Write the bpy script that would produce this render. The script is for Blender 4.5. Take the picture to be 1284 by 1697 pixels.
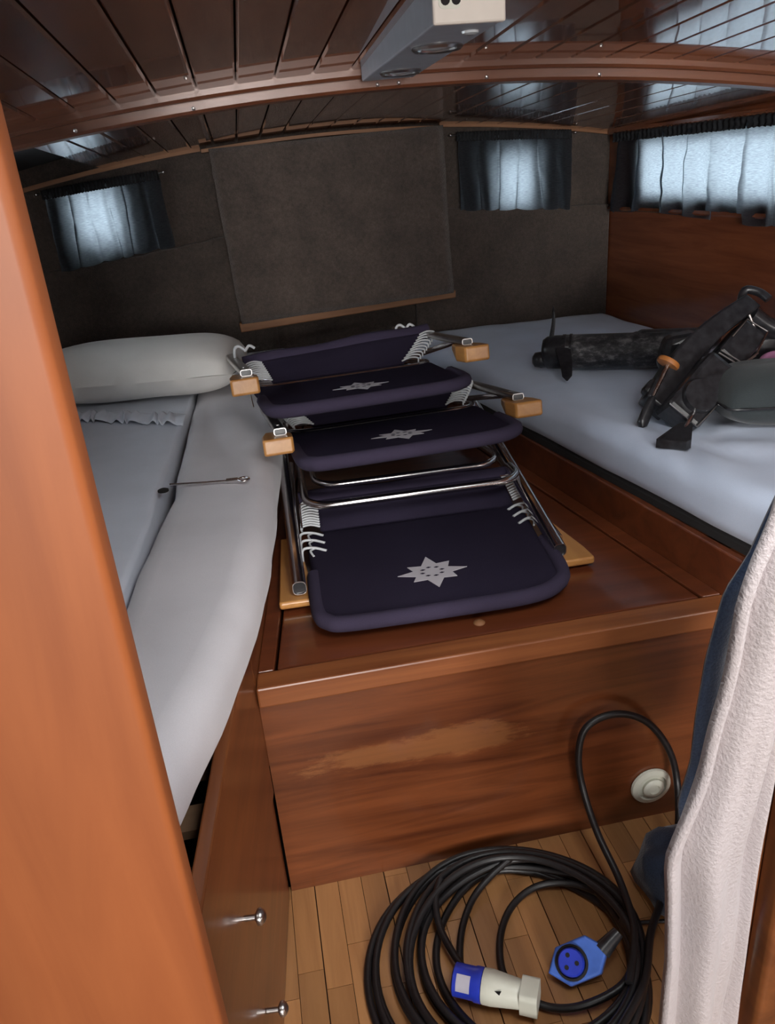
import bpy, math, random
from math import sin, cos, pi, radians, sqrt, atan2, exp
from mathutils import Vector, Matrix, noise as mnoise

random.seed(7)
for o in list(bpy.data.objects):
    bpy.data.objects.remove(o)
SC = bpy.context.scene
COL = SC.collection

# ------------------------------------------------------------------ camera
FPX = 1280.0
PITCH, ROLL, YAW, EYE = radians(23.8), radians(4.8), radians(8.6), 1.45
fw = Vector((sin(YAW) * cos(PITCH), cos(YAW) * cos(PITCH), -sin(PITCH)))
rt = Vector((cos(YAW), -sin(YAW), 0))
up = rt.cross(fw)
rr = cos(ROLL) * rt - sin(ROLL) * up
uu = sin(ROLL) * rt + cos(ROLL) * up
cam = bpy.data.objects.new('camera', bpy.data.cameras.new('camera'))
COL.objects.link(cam)
cam.matrix_world = Matrix(((rr.x, uu.x, -fw.x, 0), (rr.y, uu.y, -fw.y, 0), (rr.z, uu.z, -fw.z, EYE), (0, 0, 0, 1)))
cam.data.sensor_fit = 'VERTICAL'
cam.data.sensor_height = 36.0
cam.data.lens = 36.0 * FPX / 1697.0
cam.data.clip_start = 0.02
SC.camera = cam

# ------------------------------------------------------------------ sky, lights, exposure
world = bpy.data.worlds.new('overcast_sky')
SC.world = world
world.use_nodes = True
bg = world.node_tree.nodes['Background']
bg.inputs[0].default_value = (0.86, 0.94, 1.0, 1)
bg.inputs[1].default_value = 5.8

def area(name, loc, aim, sx, sy, watt, colr):
    l = bpy.data.lights.new(name, 'AREA')
    l.shape = 'RECTANGLE'; l.size = sx; l.size_y = sy; l.energy = watt; l.color = colr
    o = bpy.data.objects.new(name, l); COL.objects.link(o)
    o.location = loc
    o.rotation_euler = (Vector(aim) - Vector(loc)).to_track_quat('-Z', 'Y').to_euler()
    return o
area('added_overhead_light', (0.45, 0.10, 2.10), (0.45, 1.25, 0.75), 0.7, 0.6, 17, (1.0, 0.95, 0.9))  # added light over the unseen ceiling opening, brightens the cabin from above
area('companionway_daylight', (-0.10, -3.75, 1.40), (0.3, 1.0, 1.15), 1.3, 1.1, 185, (1.0, 0.95, 0.9))

SC.view_settings.view_transform = 'Standard'
SC.view_settings.look = 'None'
SC.view_settings.gamma = 1.0
SC.view_settings.use_curve_mapping = False
SC.view_settings.exposure = 0.1

# ------------------------------------------------------------------ materials
MATS = {}
def nmat(name):
    m = bpy.data.materials.new(name); m.use_nodes = True
    MATS[name] = m
    return m, m.node_tree, m.node_tree.nodes['Principled BSDF']
def setp(b, **k):
    names = dict(rough='Roughness', metal='Metallic', coat='Coat Weight', coatr='Coat Roughness', spec='Specular IOR Level', sheen='Sheen Weight', ior='IOR', trans='Transmission Weight')
    for a, v in k.items():
        b.inputs[names[a]].default_value = v
def link(nt, a, b): nt.links.new(a, b)
def coords(nt, scale=(1, 1, 1), rot=(0, 0, 0)):
    tc = nt.nodes.new('ShaderNodeTexCoord'); mp = nt.nodes.new('ShaderNodeMapping')
    mp.inputs['Scale'].default_value = scale; mp.inputs['Rotation'].default_value = rot
    link(nt, tc.outputs['Object'], mp.inputs['Vector'])
    return mp.outputs['Vector']
def noise(nt, vec, scale, detail=3, rough=0.5, dist=0.0):
    n = nt.nodes.new('ShaderNodeTexNoise')
    n.inputs['Scale'].default_value = scale; n.inputs['Detail'].default_value = detail
    n.inputs['Roughness'].default_value = rough; n.inputs['Distortion'].default_value = dist
    link(nt, vec, n.inputs['Vector'])
    return n.outputs['Fac']
def ramp(nt, fac, stops):
    r = nt.nodes.new('ShaderNodeValToRGB'); e = r.color_ramp.elements
    while len(e) < len(stops): e.new(0.5)
    for i, (p, c) in enumerate(stops):
        e[i].position = p; e[i].color = (*c, 1)
    link(nt, fac, r.inputs['Fac'])
    return r.outputs['Color']
def mix(nt, fac, a, b, mode='MIX'):
    m = nt.nodes.new('ShaderNodeMix'); m.data_type = 'RGBA'; m.blend_type = mode
    for sock, v in ((m.inputs['Factor'], fac), (m.inputs[6], a), (m.inputs[7], b)):
        if isinstance(v, (int, float)): sock.default_value = v
        elif isinstance(v, tuple): sock.default_value = (*v, 1)
        else: link(nt, v, sock)
    return m.outputs[2]
def bump(nt, b, h, strength=0.2, dist=0.002):
    n = nt.nodes.new('ShaderNodeBump'); n.inputs['Strength'].default_value = strength; n.inputs['Distance'].default_value = dist
    link(nt, h, n.inputs['Height']); link(nt, n.outputs['Normal'], b.inputs['Normal'])
def randval(nt, lo, hi):
    oi = nt.nodes.new('ShaderNodeObjectInfo'); mr = nt.nodes.new('ShaderNodeMapRange')
    mr.inputs['To Min'].default_value = lo; mr.inputs['To Max'].default_value = hi
    link(nt, oi.outputs['Random'], mr.inputs['Value'])
    return mr.outputs['Result'], oi.outputs['Random']
def wood(name, dark, light, axis='X', rough=0.25, coat=0.6, coatr=0.08, fine=22, vary=0.0, bumps=0.05, patches=None):
    m, nt, b = nmat(name)
    s = [fine, fine, fine]; s['XYZ'.index(axis)] = 1.6
    v = coords(nt, tuple(s))
    if vary:
        rv, rnd = randval(nt, 1 - vary, 1 + vary)
        ad = nt.nodes.new('ShaderNodeVectorMath'); ad.operation = 'ADD'
        sc = nt.nodes.new('ShaderNodeVectorMath'); sc.operation = 'SCALE'
        cx = nt.nodes.new('ShaderNodeCombineXYZ')
        for i in range(3): link(nt, rnd, cx.inputs[i])
        link(nt, cx.outputs[0], sc.inputs[0]); sc.inputs['Scale'].default_value = 60
        link(nt, v, ad.inputs[0]); link(nt, sc.outputs[0], ad.inputs[1]); v = ad.outputs[0]
    g = noise(nt, v, 1.0, 6, 0.62, 0.7)
    c = ramp(nt, g, [(0.25, dark), (0.5, tuple((a + q) / 2 for a, q in zip(dark, light))), (0.78, light)])
    s2 = [3.0, 3.0, 3.0]; s2['XYZ'.index(axis)] = 0.9
    big = noise(nt, coords(nt, tuple(s2)), 1.3, 3)
    c = mix(nt, 0.5, c, ramp(nt, big, [(0.3, (0.62, 0.58, 0.55)), (0.7, (1.2, 1.15, 1.1))]), 'MULTIPLY')
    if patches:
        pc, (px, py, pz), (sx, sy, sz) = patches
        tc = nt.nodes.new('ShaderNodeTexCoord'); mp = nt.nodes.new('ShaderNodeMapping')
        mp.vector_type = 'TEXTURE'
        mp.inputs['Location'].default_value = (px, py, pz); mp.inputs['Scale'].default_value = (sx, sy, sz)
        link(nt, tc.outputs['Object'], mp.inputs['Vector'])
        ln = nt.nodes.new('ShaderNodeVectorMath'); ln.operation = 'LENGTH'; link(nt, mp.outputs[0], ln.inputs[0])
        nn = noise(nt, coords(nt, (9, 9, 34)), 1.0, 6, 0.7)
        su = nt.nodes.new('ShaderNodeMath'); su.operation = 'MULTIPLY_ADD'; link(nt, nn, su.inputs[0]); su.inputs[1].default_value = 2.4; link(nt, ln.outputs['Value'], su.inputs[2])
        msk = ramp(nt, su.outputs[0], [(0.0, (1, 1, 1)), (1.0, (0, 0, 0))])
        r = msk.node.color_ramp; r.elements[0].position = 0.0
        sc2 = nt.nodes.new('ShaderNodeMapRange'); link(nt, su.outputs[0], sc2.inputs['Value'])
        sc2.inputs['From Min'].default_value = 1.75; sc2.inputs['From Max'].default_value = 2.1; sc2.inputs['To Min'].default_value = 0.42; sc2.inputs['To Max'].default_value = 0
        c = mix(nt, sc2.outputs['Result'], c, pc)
    if vary:
        hs = nt.nodes.new('ShaderNodeHueSaturation'); link(nt, c, hs.inputs['Color']); link(nt, rv, hs.inputs['Value']); c = hs.outputs[0]
    link(nt, c, b.inputs['Base Color'])
    setp(b, rough=rough, coat=coat, coatr=coatr)
    bump(nt, b, g, bumps, 0.001)
    return m
def plain(name, col, rough=0.5, metal=0.0, var=0.12, scale=40, coat=0.0, bumps=0.0, sheen=0.0, spec=0.5):
    m, nt, b = nmat(name)
    n = noise(nt, coords(nt), scale, 4)
    c = ramp(nt, n, [(0.3, tuple(x * (1 - var) for x in col)), (0.7, tuple(min(1, x * (1 + var)) for x in col))])
    link(nt, c, b.inputs['Base Color'])
    setp(b, rough=rough, metal=metal, coat=coat, sheen=sheen, spec=spec)
    if bumps: bump(nt, b, n, bumps, 0.002)
    return m
def carpet(name, a, c2):
    m, nt, b = nmat(name)
    v = coords(nt)
    f = noise(nt, v, 260, 3, 0.7); g = noise(nt, v, 9, 4, 0.6)
    c = mix(nt, f, a, c2)
    g2 = noise(nt, v, 70, 4, 0.7)
    c = mix(nt, 0.6, c, ramp(nt, g, [(0.3, (0.6, 0.6, 0.6)), (0.72, (1.35, 1.3, 1.25))]), 'MULTIPLY')
    c = mix(nt, 0.45, c, ramp(nt, g2, [(0.35, (0.6, 0.58, 0.58)), (0.65, (1.4, 1.33, 1.32))]), 'MULTIPLY')
    link(nt, c, b.inputs['Base Color']); setp(b, rough=0.95, sheen=0.25, spec=0.1)
    bump(nt, b, f, 0.9, 0.006)
    return m
def weave(name, a, c2, scale=900, rough=0.85, sheen=0.2, bs=0.3, wr=0.0):
    m, nt, b = nmat(name)
    v = coords(nt)
    f = noise(nt, v, scale, 2); g = noise(nt, v, 5, 3)
    c = mix(nt, f, a, c2)
    c = mix(nt, 0.35, c, ramp(nt, g, [(0.3, (0.8, 0.8, 0.8)), (0.7, (1.15, 1.15, 1.15))]), 'MULTIPLY')
    link(nt, c, b.inputs['Base Color']); setp(b, rough=rough, sheen=sheen, spec=0.2)
    if wr:
        w = noise(nt, coords(nt, (3, 5, 5), (0, 0, 0.7)), 1.2, 2, 0.4, 0.6)
        bump(nt, b, w, wr, 0.02)
    else:
        bump(nt, b, f, bs, 0.001)
    return m
SHEETB = weave('pale_blue_sheet', (0.54, 0.62, 0.78), (0.66, 0.74, 0.89), 700, wr=0.06)
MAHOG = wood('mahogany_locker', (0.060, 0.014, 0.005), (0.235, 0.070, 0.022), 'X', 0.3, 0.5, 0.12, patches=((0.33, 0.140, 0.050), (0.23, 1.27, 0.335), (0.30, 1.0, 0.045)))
LIDW = wood('mahogany_lid', (0.075, 0.018, 0.008), (0.205, 0.056, 0.020), 'X', 0.28, 0.6, 0.1, fine=16)
EDGEW = wood('mahogany_edge', (0.16, 0.045, 0.014), (0.36, 0.125, 0.04), 'X', 0.42, 0.2, 0.25)
SIDEW = wood('mahogany_side', (0.105, 0.030, 0.010), (0.26, 0.085, 0.026), 'Y', 0.32, 0.4, 0.15, vary=0.08)
POSTW = wood('teak_post', (0.27, 0.070, 0.018), (0.40, 0.120, 0.034), 'Z', 0.55, 0.08, 0.3, fine=14, bumps=0.12)
CEILW = wood('ceiling_plank', (0.16, 0.048, 0.020), (0.32, 0.108, 0.046), 'Y', 0.22, 1.0, 0.03, vary=0.12, bumps=0.03)
CEILW.node_tree.nodes['Principled BSDF'].inputs['Coat IOR'].default_value = 2.5
BEAMW = wood('ceiling_beam', (0.11, 0.034, 0.014), (0.22, 0.075, 0.031), 'X', 0.45, 0.25, 0.3)
WALLW = wood('mahogany_wall', (0.14, 0.036, 0.015), (0.28, 0.085, 0.032), 'Y', 0.24, 0.7, 0.1)
FLOORW = wood('floor_block', (0.33, 0.15, 0.055), (0.52, 0.265, 0.105), 'Y', 0.4, 0.3, 0.2, fine=26, vary=0.22)
TRIMW = wood('pale_trim', (0.20, 0.085, 0.035), (0.36, 0.17, 0.075), 'X', 0.6, 0.0, 0.2)
ARMW = wood('chair_arm', (0.46, 0.20, 0.055), (0.66, 0.33, 0.10), 'Y', 0.35, 0.4, 0.15, fine=30)
CARPET = carpet('wall_carpet', (0.040, 0.031, 0.026), (0.125, 0.100, 0.085))
CARPET2 = carpet('flap_carpet', (0.050, 0.039, 0.034), (0.145, 0.115, 0.098))
DARK = plain('dark_recess', (0.010, 0.008, 0.008), 0.9)
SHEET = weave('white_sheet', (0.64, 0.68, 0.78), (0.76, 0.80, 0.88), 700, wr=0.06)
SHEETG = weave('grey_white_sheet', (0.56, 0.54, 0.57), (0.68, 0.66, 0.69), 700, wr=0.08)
PILLOW = weave('pillow_cover', (0.76, 0.74, 0.70), (0.86, 0.84, 0.80), 600, wr=0.12)
NAVYF = weave('navy_canvas', (0.015, 0.012, 0.022), (0.038, 0.031, 0.056), 1200, 1.0, 0.0)
NAVYF.node_tree.nodes['Principled BSDF'].inputs['Specular IOR Level'].default_value = 0.04
NAVYF_LIT = weave('navy_canvas_lit', (0.028, 0.022, 0.042), (0.060, 0.048, 0.085), 1200, 1.0, 0.0)  # same navy canvas, lightened to paint in the light on the hems
STARF = weave('star_print', (0.42, 0.39, 0.44), (0.58, 0.55, 0.58), 1200)
CORD = plain('white_cord', (0.62, 0.64, 0.66), 0.7)
CHROME = plain('chrome', (0.74, 0.71, 0.71), 0.2, 1.0, 0.05)
STEEL = plain('dull_steel', (0.45, 0.43, 0.42), 0.28, 1.0, 0.1)
BLACKP = plain('black_plastic', (0.020, 0.020, 0.023), 0.3, 0, 0.5, 60, bumps=0.1)
SCUFF, nt_, b_ = nmat('scuffed_black')
n_ = noise(nt_, coords(nt_, (1, 1, 2)), 28, 6, 0.75)
link(nt_, ramp(nt_, n_, [(0.40, (0.014, 0.014, 0.016)), (0.52, (0.045, 0.044, 0.046)), (0.66, (0.19, 0.185, 0.185))]), b_.inputs['Base Color']); setp(b_, rough=0.38)
GREYP = plain('grey_steel_paint', (0.38, 0.41, 0.46), 0.4, 0, 0.06)
CREAMP = plain('cream_plastic', (0.62, 0.56, 0.50), 0.45, 0, 0.03)
LENS = plain('spot_glass', (0.55, 0.58, 0.60), 0.15, 0, 0.05)
RUBBER = plain('black_rubber_cable', (0.010, 0.009, 0.010), 0.42, 0, 0.3, 120)
BLUEP = plain('blue_plastic', (0.020, 0.040, 0.42), 0.35, 0, 0.1)
BLUEL = plain('light_blue_plastic', (0.06, 0.14, 0.50), 0.3, 0, 0.15)
WHITEP = plain('white_plug_plastic', (0.58, 0.58, 0.50), 0.4, 0, 0.04)
SILVERL = plain('silver_label', (0.55, 0.53, 0.62), 0.3, 0.3, 0.05)
ORANGEP = plain('orange_knob', (0.42, 0.15, 0.035), 0.5, 0, 0.15)
BAGF = weave('bag_fabric', (0.024, 0.031, 0.033), (0.048, 0.058, 0.062), 500)
PINKF = plain('pink_fabric', (0.60, 0.25, 0.45), 0.8)
NAVYT = weave('navy_terry', (0.010, 0.020, 0.045), (0.045, 0.070, 0.13), 300, 0.95, 0.4, 0.9)
SLATW = wood('bunk_slat', (0.10, 0.055, 0.03), (0.2, 0.12, 0.07), 'X', 0.6, 0.0)

def towel_mat():
    m, nt, b = nmat('cream_towel')
    v = coords(nt)
    f = noise(nt, v, 240, 2, 0.6); g = noise(nt, v, 4, 2)
    c = mix(nt, f, (0.38, 0.32, 0.31), (0.54, 0.47, 0.455))
    c = mix(nt, g, c, (0.45, 0.41, 0.43))
    link(nt, c, b.inputs['Base Color']); setp(b, rough=0.95, sheen=0.2, spec=0.1)
    bump(nt, b, f, 0.5, 0.003)
    return m
TOWEL = towel_mat()
def curtain_mat(name, col, tcol, fac):
    m, nt, b = nmat(name)
    out = nt.nodes['Material Output']
    w = noise(nt, coords(nt, (60, 60, 700)), 1.0, 2)
    df = nt.nodes.new('ShaderNodeBsdfDiffuse'); tl = nt.nodes.new('ShaderNodeBsdfTranslucent'); mx = nt.nodes.new('ShaderNodeMixShader')
    df.inputs[0].default_value = (*col, 1)
    tcn = ramp(nt, w, [(0.3, tuple(x * 0.6 for x in tcol)), (0.7, tcol)])
    link(nt, tcn, tl.inputs[0])
    mx.inputs[0].default_value = fac
    link(nt, df.outputs[0], mx.inputs[1]); link(nt, tl.outputs[0], mx.inputs[2]); link(nt, mx.outputs[0], out.inputs[0])
    nt.nodes.remove(b)
    return m
CURT = curtain_mat('curtain_cloth', (0.026, 0.029, 0.036), (0.75, 0.86, 0.95), 0.5)
HEADC = plain('curtain_header', (0.014, 0.015, 0.018), 0.9)
def glass_mat():
    m, nt, b = nmat('window_glass')
    b.inputs['Base Color'].default_value = (0.95, 0.98, 1, 1)
    setp(b, rough=0.0, trans=1.0, ior=1.45)
    n = noise(nt, coords(nt), 5); bump(nt, b, n, 0.02, 0.001)
    return m
GLASS = glass_mat()

# ------------------------------------------------------------------ mesh helpers
class MB:
    def __init__(s): s.v = []; s.f = []
    def add(s, vs, fs):
        o = len(s.v); s.v += [tuple(v) for v in vs]; s.f += [tuple(i + o for i in f) for f in fs]; return s
    def box(s, a, b):
        (x0, y0, z0), (x1, y1, z1) = a, b
        return s.add([(x0, y0, z0), (x1, y0, z0), (x1, y1, z0), (x0, y1, z0), (x0, y0, z1), (x1, y0, z1), (x1, y1, z1), (x0, y1, z1)],
                     [(3, 2, 1, 0), (4, 5, 6, 7), (0, 1, 5, 4), (1, 2, 6, 5), (2, 3, 7, 6), (3, 0, 4, 7)])
    def hexa(s, bot, top):
        return s.add(list(bot) + list(top), [(3, 2, 1, 0), (4, 5, 6, 7), (0, 1, 5, 4), (1, 2, 6, 5), (2, 3, 7, 6), (3, 0, 4, 7)])
    def loft(s, rings, closed=False, caps=True):
        n = len(rings[0]); vs = [p for r in rings for p in r]; fs = []
        m = len(rings)
        for i in range(m if closed else m - 1):
            a, b = i * n, ((i + 1) % m) * n
            for j in range(n):
                k = (j + 1) % n
                fs.append((a + j, a + k, b + k, b + j))
        if caps and not closed:
            fs.append(tuple(reversed(range(n)))); fs.append(tuple(range((m - 1) * n, m * n)))
        return s.add(vs, fs)
    def prism(s, poly, z0, z1, to=None):
        to = to or (lambda p: p)
        n = len(poly)
        return s.add([to((x, y, z0)) for x, y in poly] + [to((x, y, z1)) for x, y in poly],
                     [tuple(reversed(range(n))), tuple(range(n, 2 * n))] + [(i, (i + 1) % n, n + (i + 1) % n, n + i) for i in range(n)])
    def tube(s, pts, r, n=8, closed=False):
        P = [Vector(p) for p in pts]; m = len(P); rings = []
        T = []
        for i in range(m):
            a = P[(i - 1) % m] if (closed or i > 0) else P[i]; b = P[(i + 1) % m] if (closed or i < m - 1) else P[i]
            T.append((b - a).normalized())
        up_ = Vector((0, 0, 1)) if abs(T[0].z) < 0.9 else Vector((1, 0, 0))
        nrm = T[0].cross(up_).normalized()
        for i in range(m):
            nrm = (nrm - nrm.dot(T[i]) * T[i])
            nrm.normalize(); bn = T[i].cross(nrm)
            ri = r[i] if isinstance(r, (list, tuple)) else r
            rings.append([P[i] + ri * (cos(2 * pi * k / n) * nrm + sin(2 * pi * k / n) * bn) for k in range(n)])
        return s.loft(rings, closed)
    def lathe(s, prof, o, axis, n=24):
        o = Vector(o); a = Vector(axis).normalized()
        e = a.cross(Vector((0, 0, 1)) if abs(a.z) < 0.9 else Vector((1, 0, 0))).normalized(); g = a.cross(e)
        rings = [[o + a * h + max(r, 1e-4) * (cos(2 * pi * k / n) * e + sin(2 * pi * k / n) * g) for k in range(n)] for r, h in prof]
        return s.loft(rings)
    def slab(s, poly, z0, z1, r, to=None, k=4, dome=0.0):
        """outline with rounded top and bottom edges"""
        to = to or (lambda p: p)
        cx = sum(p[0] for p in poly) / len(poly); cy = sum(p[1] for p in poly) / len(poly)
        ins = []
        n = len(poly)
        for i in range(n):
            a, b, c = Vector(poly[i - 1]), Vector(poly[i]), Vector(poly[(i + 1) % n])
            d1, d2 = (b - a), (c - b)
            nn = Vector((-(d1.y + d2.y), d1.x + d2.x))
            nn.normalize() if nn.length > 1e-9 else None
            if nn.dot(Vector((cx, cy)) - b) < 0: nn = -nn
            ins.append(nn)
        rings = []
        h = (z1 - z0) / 2; r = min(r, h)
        prof = [(r * (1 - sin(pi / 2 * i / k)), z0 + r * (1 - cos(pi / 2 * i / k))) for i in range(k + 1)]
        prof += [(r * (1 - cos(pi / 2 * i / k)), z1 - r * (1 - sin(pi / 2 * i / k))) for i in range(k + 1)]
        for q, z in prof:
            rings.append([to((p[0] + w.x * q, p[1] + w.y * q, z)) for p, w in zip(poly, ins)])
        if dome:
            for t in (0.35, 0.7):
                rings.append([to(((p[0] + w.x * r) * (1 - t) + cx * t, (p[1] + w.y * r) * (1 - t) + cy * t, z1 + dome * (1 - (1 - t) ** 2))) for p, w in zip(poly, ins)])
        return s.loft(rings)
    def grid(s, P):
        m, n = len(P), len(P[0])
        return s.add([p for r in P for p in r], [(i * n + j, i * n + j + 1, (i + 1) * n + j + 1, (i + 1) * n + j) for i in range(m - 1) for j in range(n - 1)])
    def build(s, name, mat, parent=None, smooth=False, bevel=0.0, subsurf=0, solid=0.0, autosmooth=None):
        me = bpy.data.meshes.new(name)
        me.from_pydata(s.v, [], s.f); me.validate(); 
        me.materials.append(mat)
        import bmesh
        bm = bmesh.new(); bm.from_mesh(me); bmesh.ops.recalc_face_normals(bm, faces=bm.faces)
        if smooth:
            for f in bm.faces: f.smooth = True
            for e in bm.edges:
                if len(e.link_faces) == 2 and e.calc_face_angle(0) > radians(autosmooth or 50): e.smooth = False
        bm.to_mesh(me); bm.free()
        o = bpy.data.objects.new(name, me); COL.objects.link(o)
        if parent: o.parent = parent
        if solid:
            q = o.modifiers.new('thickness', 'SOLIDIFY'); q.thickness = solid; q.offset = 0
        if bevel:
            q = o.modifiers.new('bevel', 'BEVEL'); q.width = bevel; q.segments = 2; q.limit_method = 'ANGLE'
        if subsurf:
            q = o.modifiers.new('subd', 'SUBSURF'); q.levels = subsurf; q.render_levels = subsurf
        return o
def tag(o, label=None, cat=None, group=None, kind=None):
    for k, v in (('label', label), ('category', cat), ('group', group), ('kind', kind)):
        if v: o[k] = v
    return o
def thing(name, label, cat, loc=(0, 0, 0), group=None, kind=None):
    o = bpy.data.objects.new(name, None); COL.objects.link(o)
    o.location = loc; o.empty_display_size = 0.05
    return tag(o, label, cat, group, kind)
def put(o, root):
    """parent o (built in world space) to an Empty at root"""
    o.parent = root
    o.matrix_parent_inverse = Matrix.Translation(root.location).inverted()
    return o
def cr(pts, k=8, closed=False):
    P = [Vector(p) for p in pts]; n = len(P); out = []
    for i in range(n if closed else n - 1):
        if closed: a, b, c, d = P[i - 1], P[i], P[(i + 1) % n], P[(i + 2) % n]
        else: a, b, c, d = P[max(i - 1, 0)], P[i], P[i + 1], P[min(i + 2, n - 1)]
        for j in range(k):
            t = j / k
            out.append(0.5 * ((2 * b) + (c - a) * t + (2 * a - 5 * b + 4 * c - d) * t * t + (3 * b - a - 3 * c + d) * t ** 3))
    if not closed: out.append(P[-1])
    return out
def lerp(a, b, t): return a + (b - a) * t
def interp(tab, x):
    if x <= tab[0][0]: return tab[0][1]
    for (a, va), (b, vb) in zip(tab, tab[1:]):
        if x <= b: return va + (vb - va) * (x - a) / (b - a)
    return tab[-1][1]
def rrect(x0, x1, y0, y1, r, k=5):
    out = []
    for cx, cy, a0 in ((x1 - r, y1 - r, 0), (x0 + r, y1 - r, pi / 2), (x0 + r, y0 + r, pi), (x1 - r, y0 + r, 3 * pi / 2)):
        for i in range(k + 1):
            a = a0 + pi / 2 * i / k; out.append((cx + r * cos(a), cy + r * sin(a)))
    return out
def N3(x, y, z=0.0): return mnoise.noise(Vector((x, y, z)))

# ------------------------------------------------------------------ the cabin shell
KC, XC = 0.075, 0.5
def cam_z(base, x): return base - KC * (x - XC) ** 2
def front_base(y): return 1.662 - 0.045 * (y - 2.0)
def rear_base(y): return 1.645 - 0.028 * (y - 2.03)
YW = 3.34                                  # inner face of the back wall
def xr(y): return 1.57 + 0.04 * (3.35 - y)  # inner face of the right wall
def xl_lid(y): return -0.096 + 0.11 * (y - 1.259)
def xr_lid(y): return 0.918 - 0.148 * (y - 1.30)

# floor with its small wooden blocks
fl = MB().box((-1.2, -3.6, -0.06), (2.0, 3.6, -0.012)).build('floor', DARK); tag(fl, 'dark subfloor under the small wooden floor blocks', kind='structure')
bw, x = 0.052, -0.20
col_i = 0
while x < 1.05:
    y = 0.05 - random.random() * 0.2
    while y < 1.27:
        ln = random.choice((0.18, 0.23, 0.28, 0.33)); ye = min(y + ln, 1.285)
        b = MB().box((x + 0.0006, y + 0.0006, -0.012), (x + bw - 0.0006, ye - 0.0006, 0.0 - random.random() * 0.0006)).build('floor_block', FLOORW, fl)
        y = ye
    x += bw + (0.0012 if col_i % 3 == 2 else 0.0); col_i += 1

def wall_grid(name, us, zs, holes, to, t, mat):
    nu, nz = len(us) - 1, len(zs) - 1
    hole = set(holes)
    solid = lambda i, j: 0 <= i < nu and 0 <= j < nz and (i, j) not in hole
    vs, fs, idx = [], [], {}
    def V(i, j, d):
        if (i, j, d) not in idx:
            idx[(i, j, d)] = len(vs); vs.append(to(us[i], zs[j], d * t))
        return idx[(i, j, d)]
    for i in range(nu):
        for j in range(nz):
            if not solid(i, j): continue
            fs.append((V(i, j, 0), V(i + 1, j, 0), V(i + 1, j + 1, 0), V(i, j + 1, 0)))
            fs.append((V(i, j, 1), V(i, j + 1, 1), V(i + 1, j + 1, 1), V(i + 1, j, 1)))
            for (di, dj, a, b) in ((-1, 0, (i, j), (i, j + 1)), (1, 0, (i + 1, j), (i + 1, j + 1)), (0, -1, (i, j), (i + 1, j)), (0, 1, (i, j + 1), (i + 1, j + 1))):
                if not solid(i + di, j + dj):
                    fs.append((V(*a, 0), V(*b, 0), V(*b, 1), V(*a, 1)))
    return MB().add(vs, fs).build(name, mat)
# ceiling: deck slab above, one plank after the other below it
# (opening added out of view above the camera to let light in: y -0.05..0.66)
ceil = wall_grid('ceiling', [-1.0, -0.6, -0.2, 0.2, 0.6, 1.0, 1.4, 1.9], [-3.6, -0.05, 0.66, 2.0, 3.45], [(i, 1) for i in (3, 4)],
                 lambda u, y, d: (u, y, cam_z(1.775 - 0.03 * y, u) + d), 0.06, DARK)
tag(ceil, 'dark cambered deck above the varnished ceiling planks', kind='structure')
PW = 0.086
def plank(x0, x1, y0, y1, bf, parent):
    g = 0.0035
    a, b = x0 + g / 2, x1 - g / 2
    def ring(y):
        za, zb = cam_z(bf(y), a), cam_z(bf(y), b); c = 0.004
        return [(a, y, za + 0.016), (b, y, zb + 0.016), (b, y, zb + c), (b - c, y, zb), (a + c, y, za), (a, y, za + c)]
    return MB().loft([ring(y0), ring((y0 + y1) / 2), ring(y1)]).build('ceiling_plank', CEILW, parent)
k = -11
while 0.47 + k * PW < 1.62:
    x0 = 0.47 + k * PW
    plank(x0, x0 + PW, 0.70, 1.985, front_base, ceil)
    if x0 > -0.86: plank(x0, x0 + PW, 2.02, 3.36, rear_base, ceil)
    k += 1
def beam(prof, x0, x1, n=30):
    rings = []
    for i in range(n + 1):
        x = x0 + (x1 - x0) * i / n
        rings.append([(x, y, cam_z(z, x)) for y, z in prof])
    return MB().loft(rings)
tb = beam([(1.985, 1.69), (1.985, 1.628), (1.992, 1.622), (2.045, 1.622), (2.052, 1.628), (2.052, 1.69)], -0.98, 1.66).build('trim_1', BEAMW, smooth=True, autosmooth=25)
tag(tb, 'varnished mahogany deck beam crossing the ceiling', kind='structure')
beam([(1.962, 1.672), (1.962, 1.652), (1.968, 1.646), (1.986, 1.646), (1.986, 1.672)], -0.98, 1.66).build('beam_molding', BEAMW, tb, smooth=True, autosmooth=25)
for x in (-0.32, -0.06, 0.36, 0.41, 0.62, 0.9):
    MB().lathe([(0.0045, 0), (0.0045, 0.002), (0.002, 0.0035)], (x, 1.985, cam_z(1.632, x)), (0, -1, -0.3), 8).build('screw_head', STEEL, tb, smooth=True)

wb = wall_grid('wall_back', [-1.0, -0.60, -0.435, 1.075, 1.225, 1.75], [-0.1, 1.27, 1.475, 1.74], [(1, 1), (3, 1)], lambda u, z, d: (u, YW + d, z), 0.05, CARPET)
tag(wb, 'dark carpet covered back wall of the cabin', kind='structure')
wr = wall_grid('wall_right', [3.42, 3.06, 1.55, -3.6], [-0.1, 1.27, 1.475, 1.90], [(1, 1)], lambda u, z, d: (xr(u) + d, u, z), 0.05, WALLW)
tag(wr, 'varnished mahogany side wall beside the outboard motor', kind='structure')
wl = wall_grid('wall_left', [-3.6, 1.35, 2.95, 3.42], [-0.1, 1.25, 1.475, 1.84], [(1, 1)], lambda u, z, d: (-0.80 - 0.0 * u - d, u, z), 0.05, CARPET)
tag(wl, 'dark carpet covered side wall behind the white pillow', kind='structure')

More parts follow.
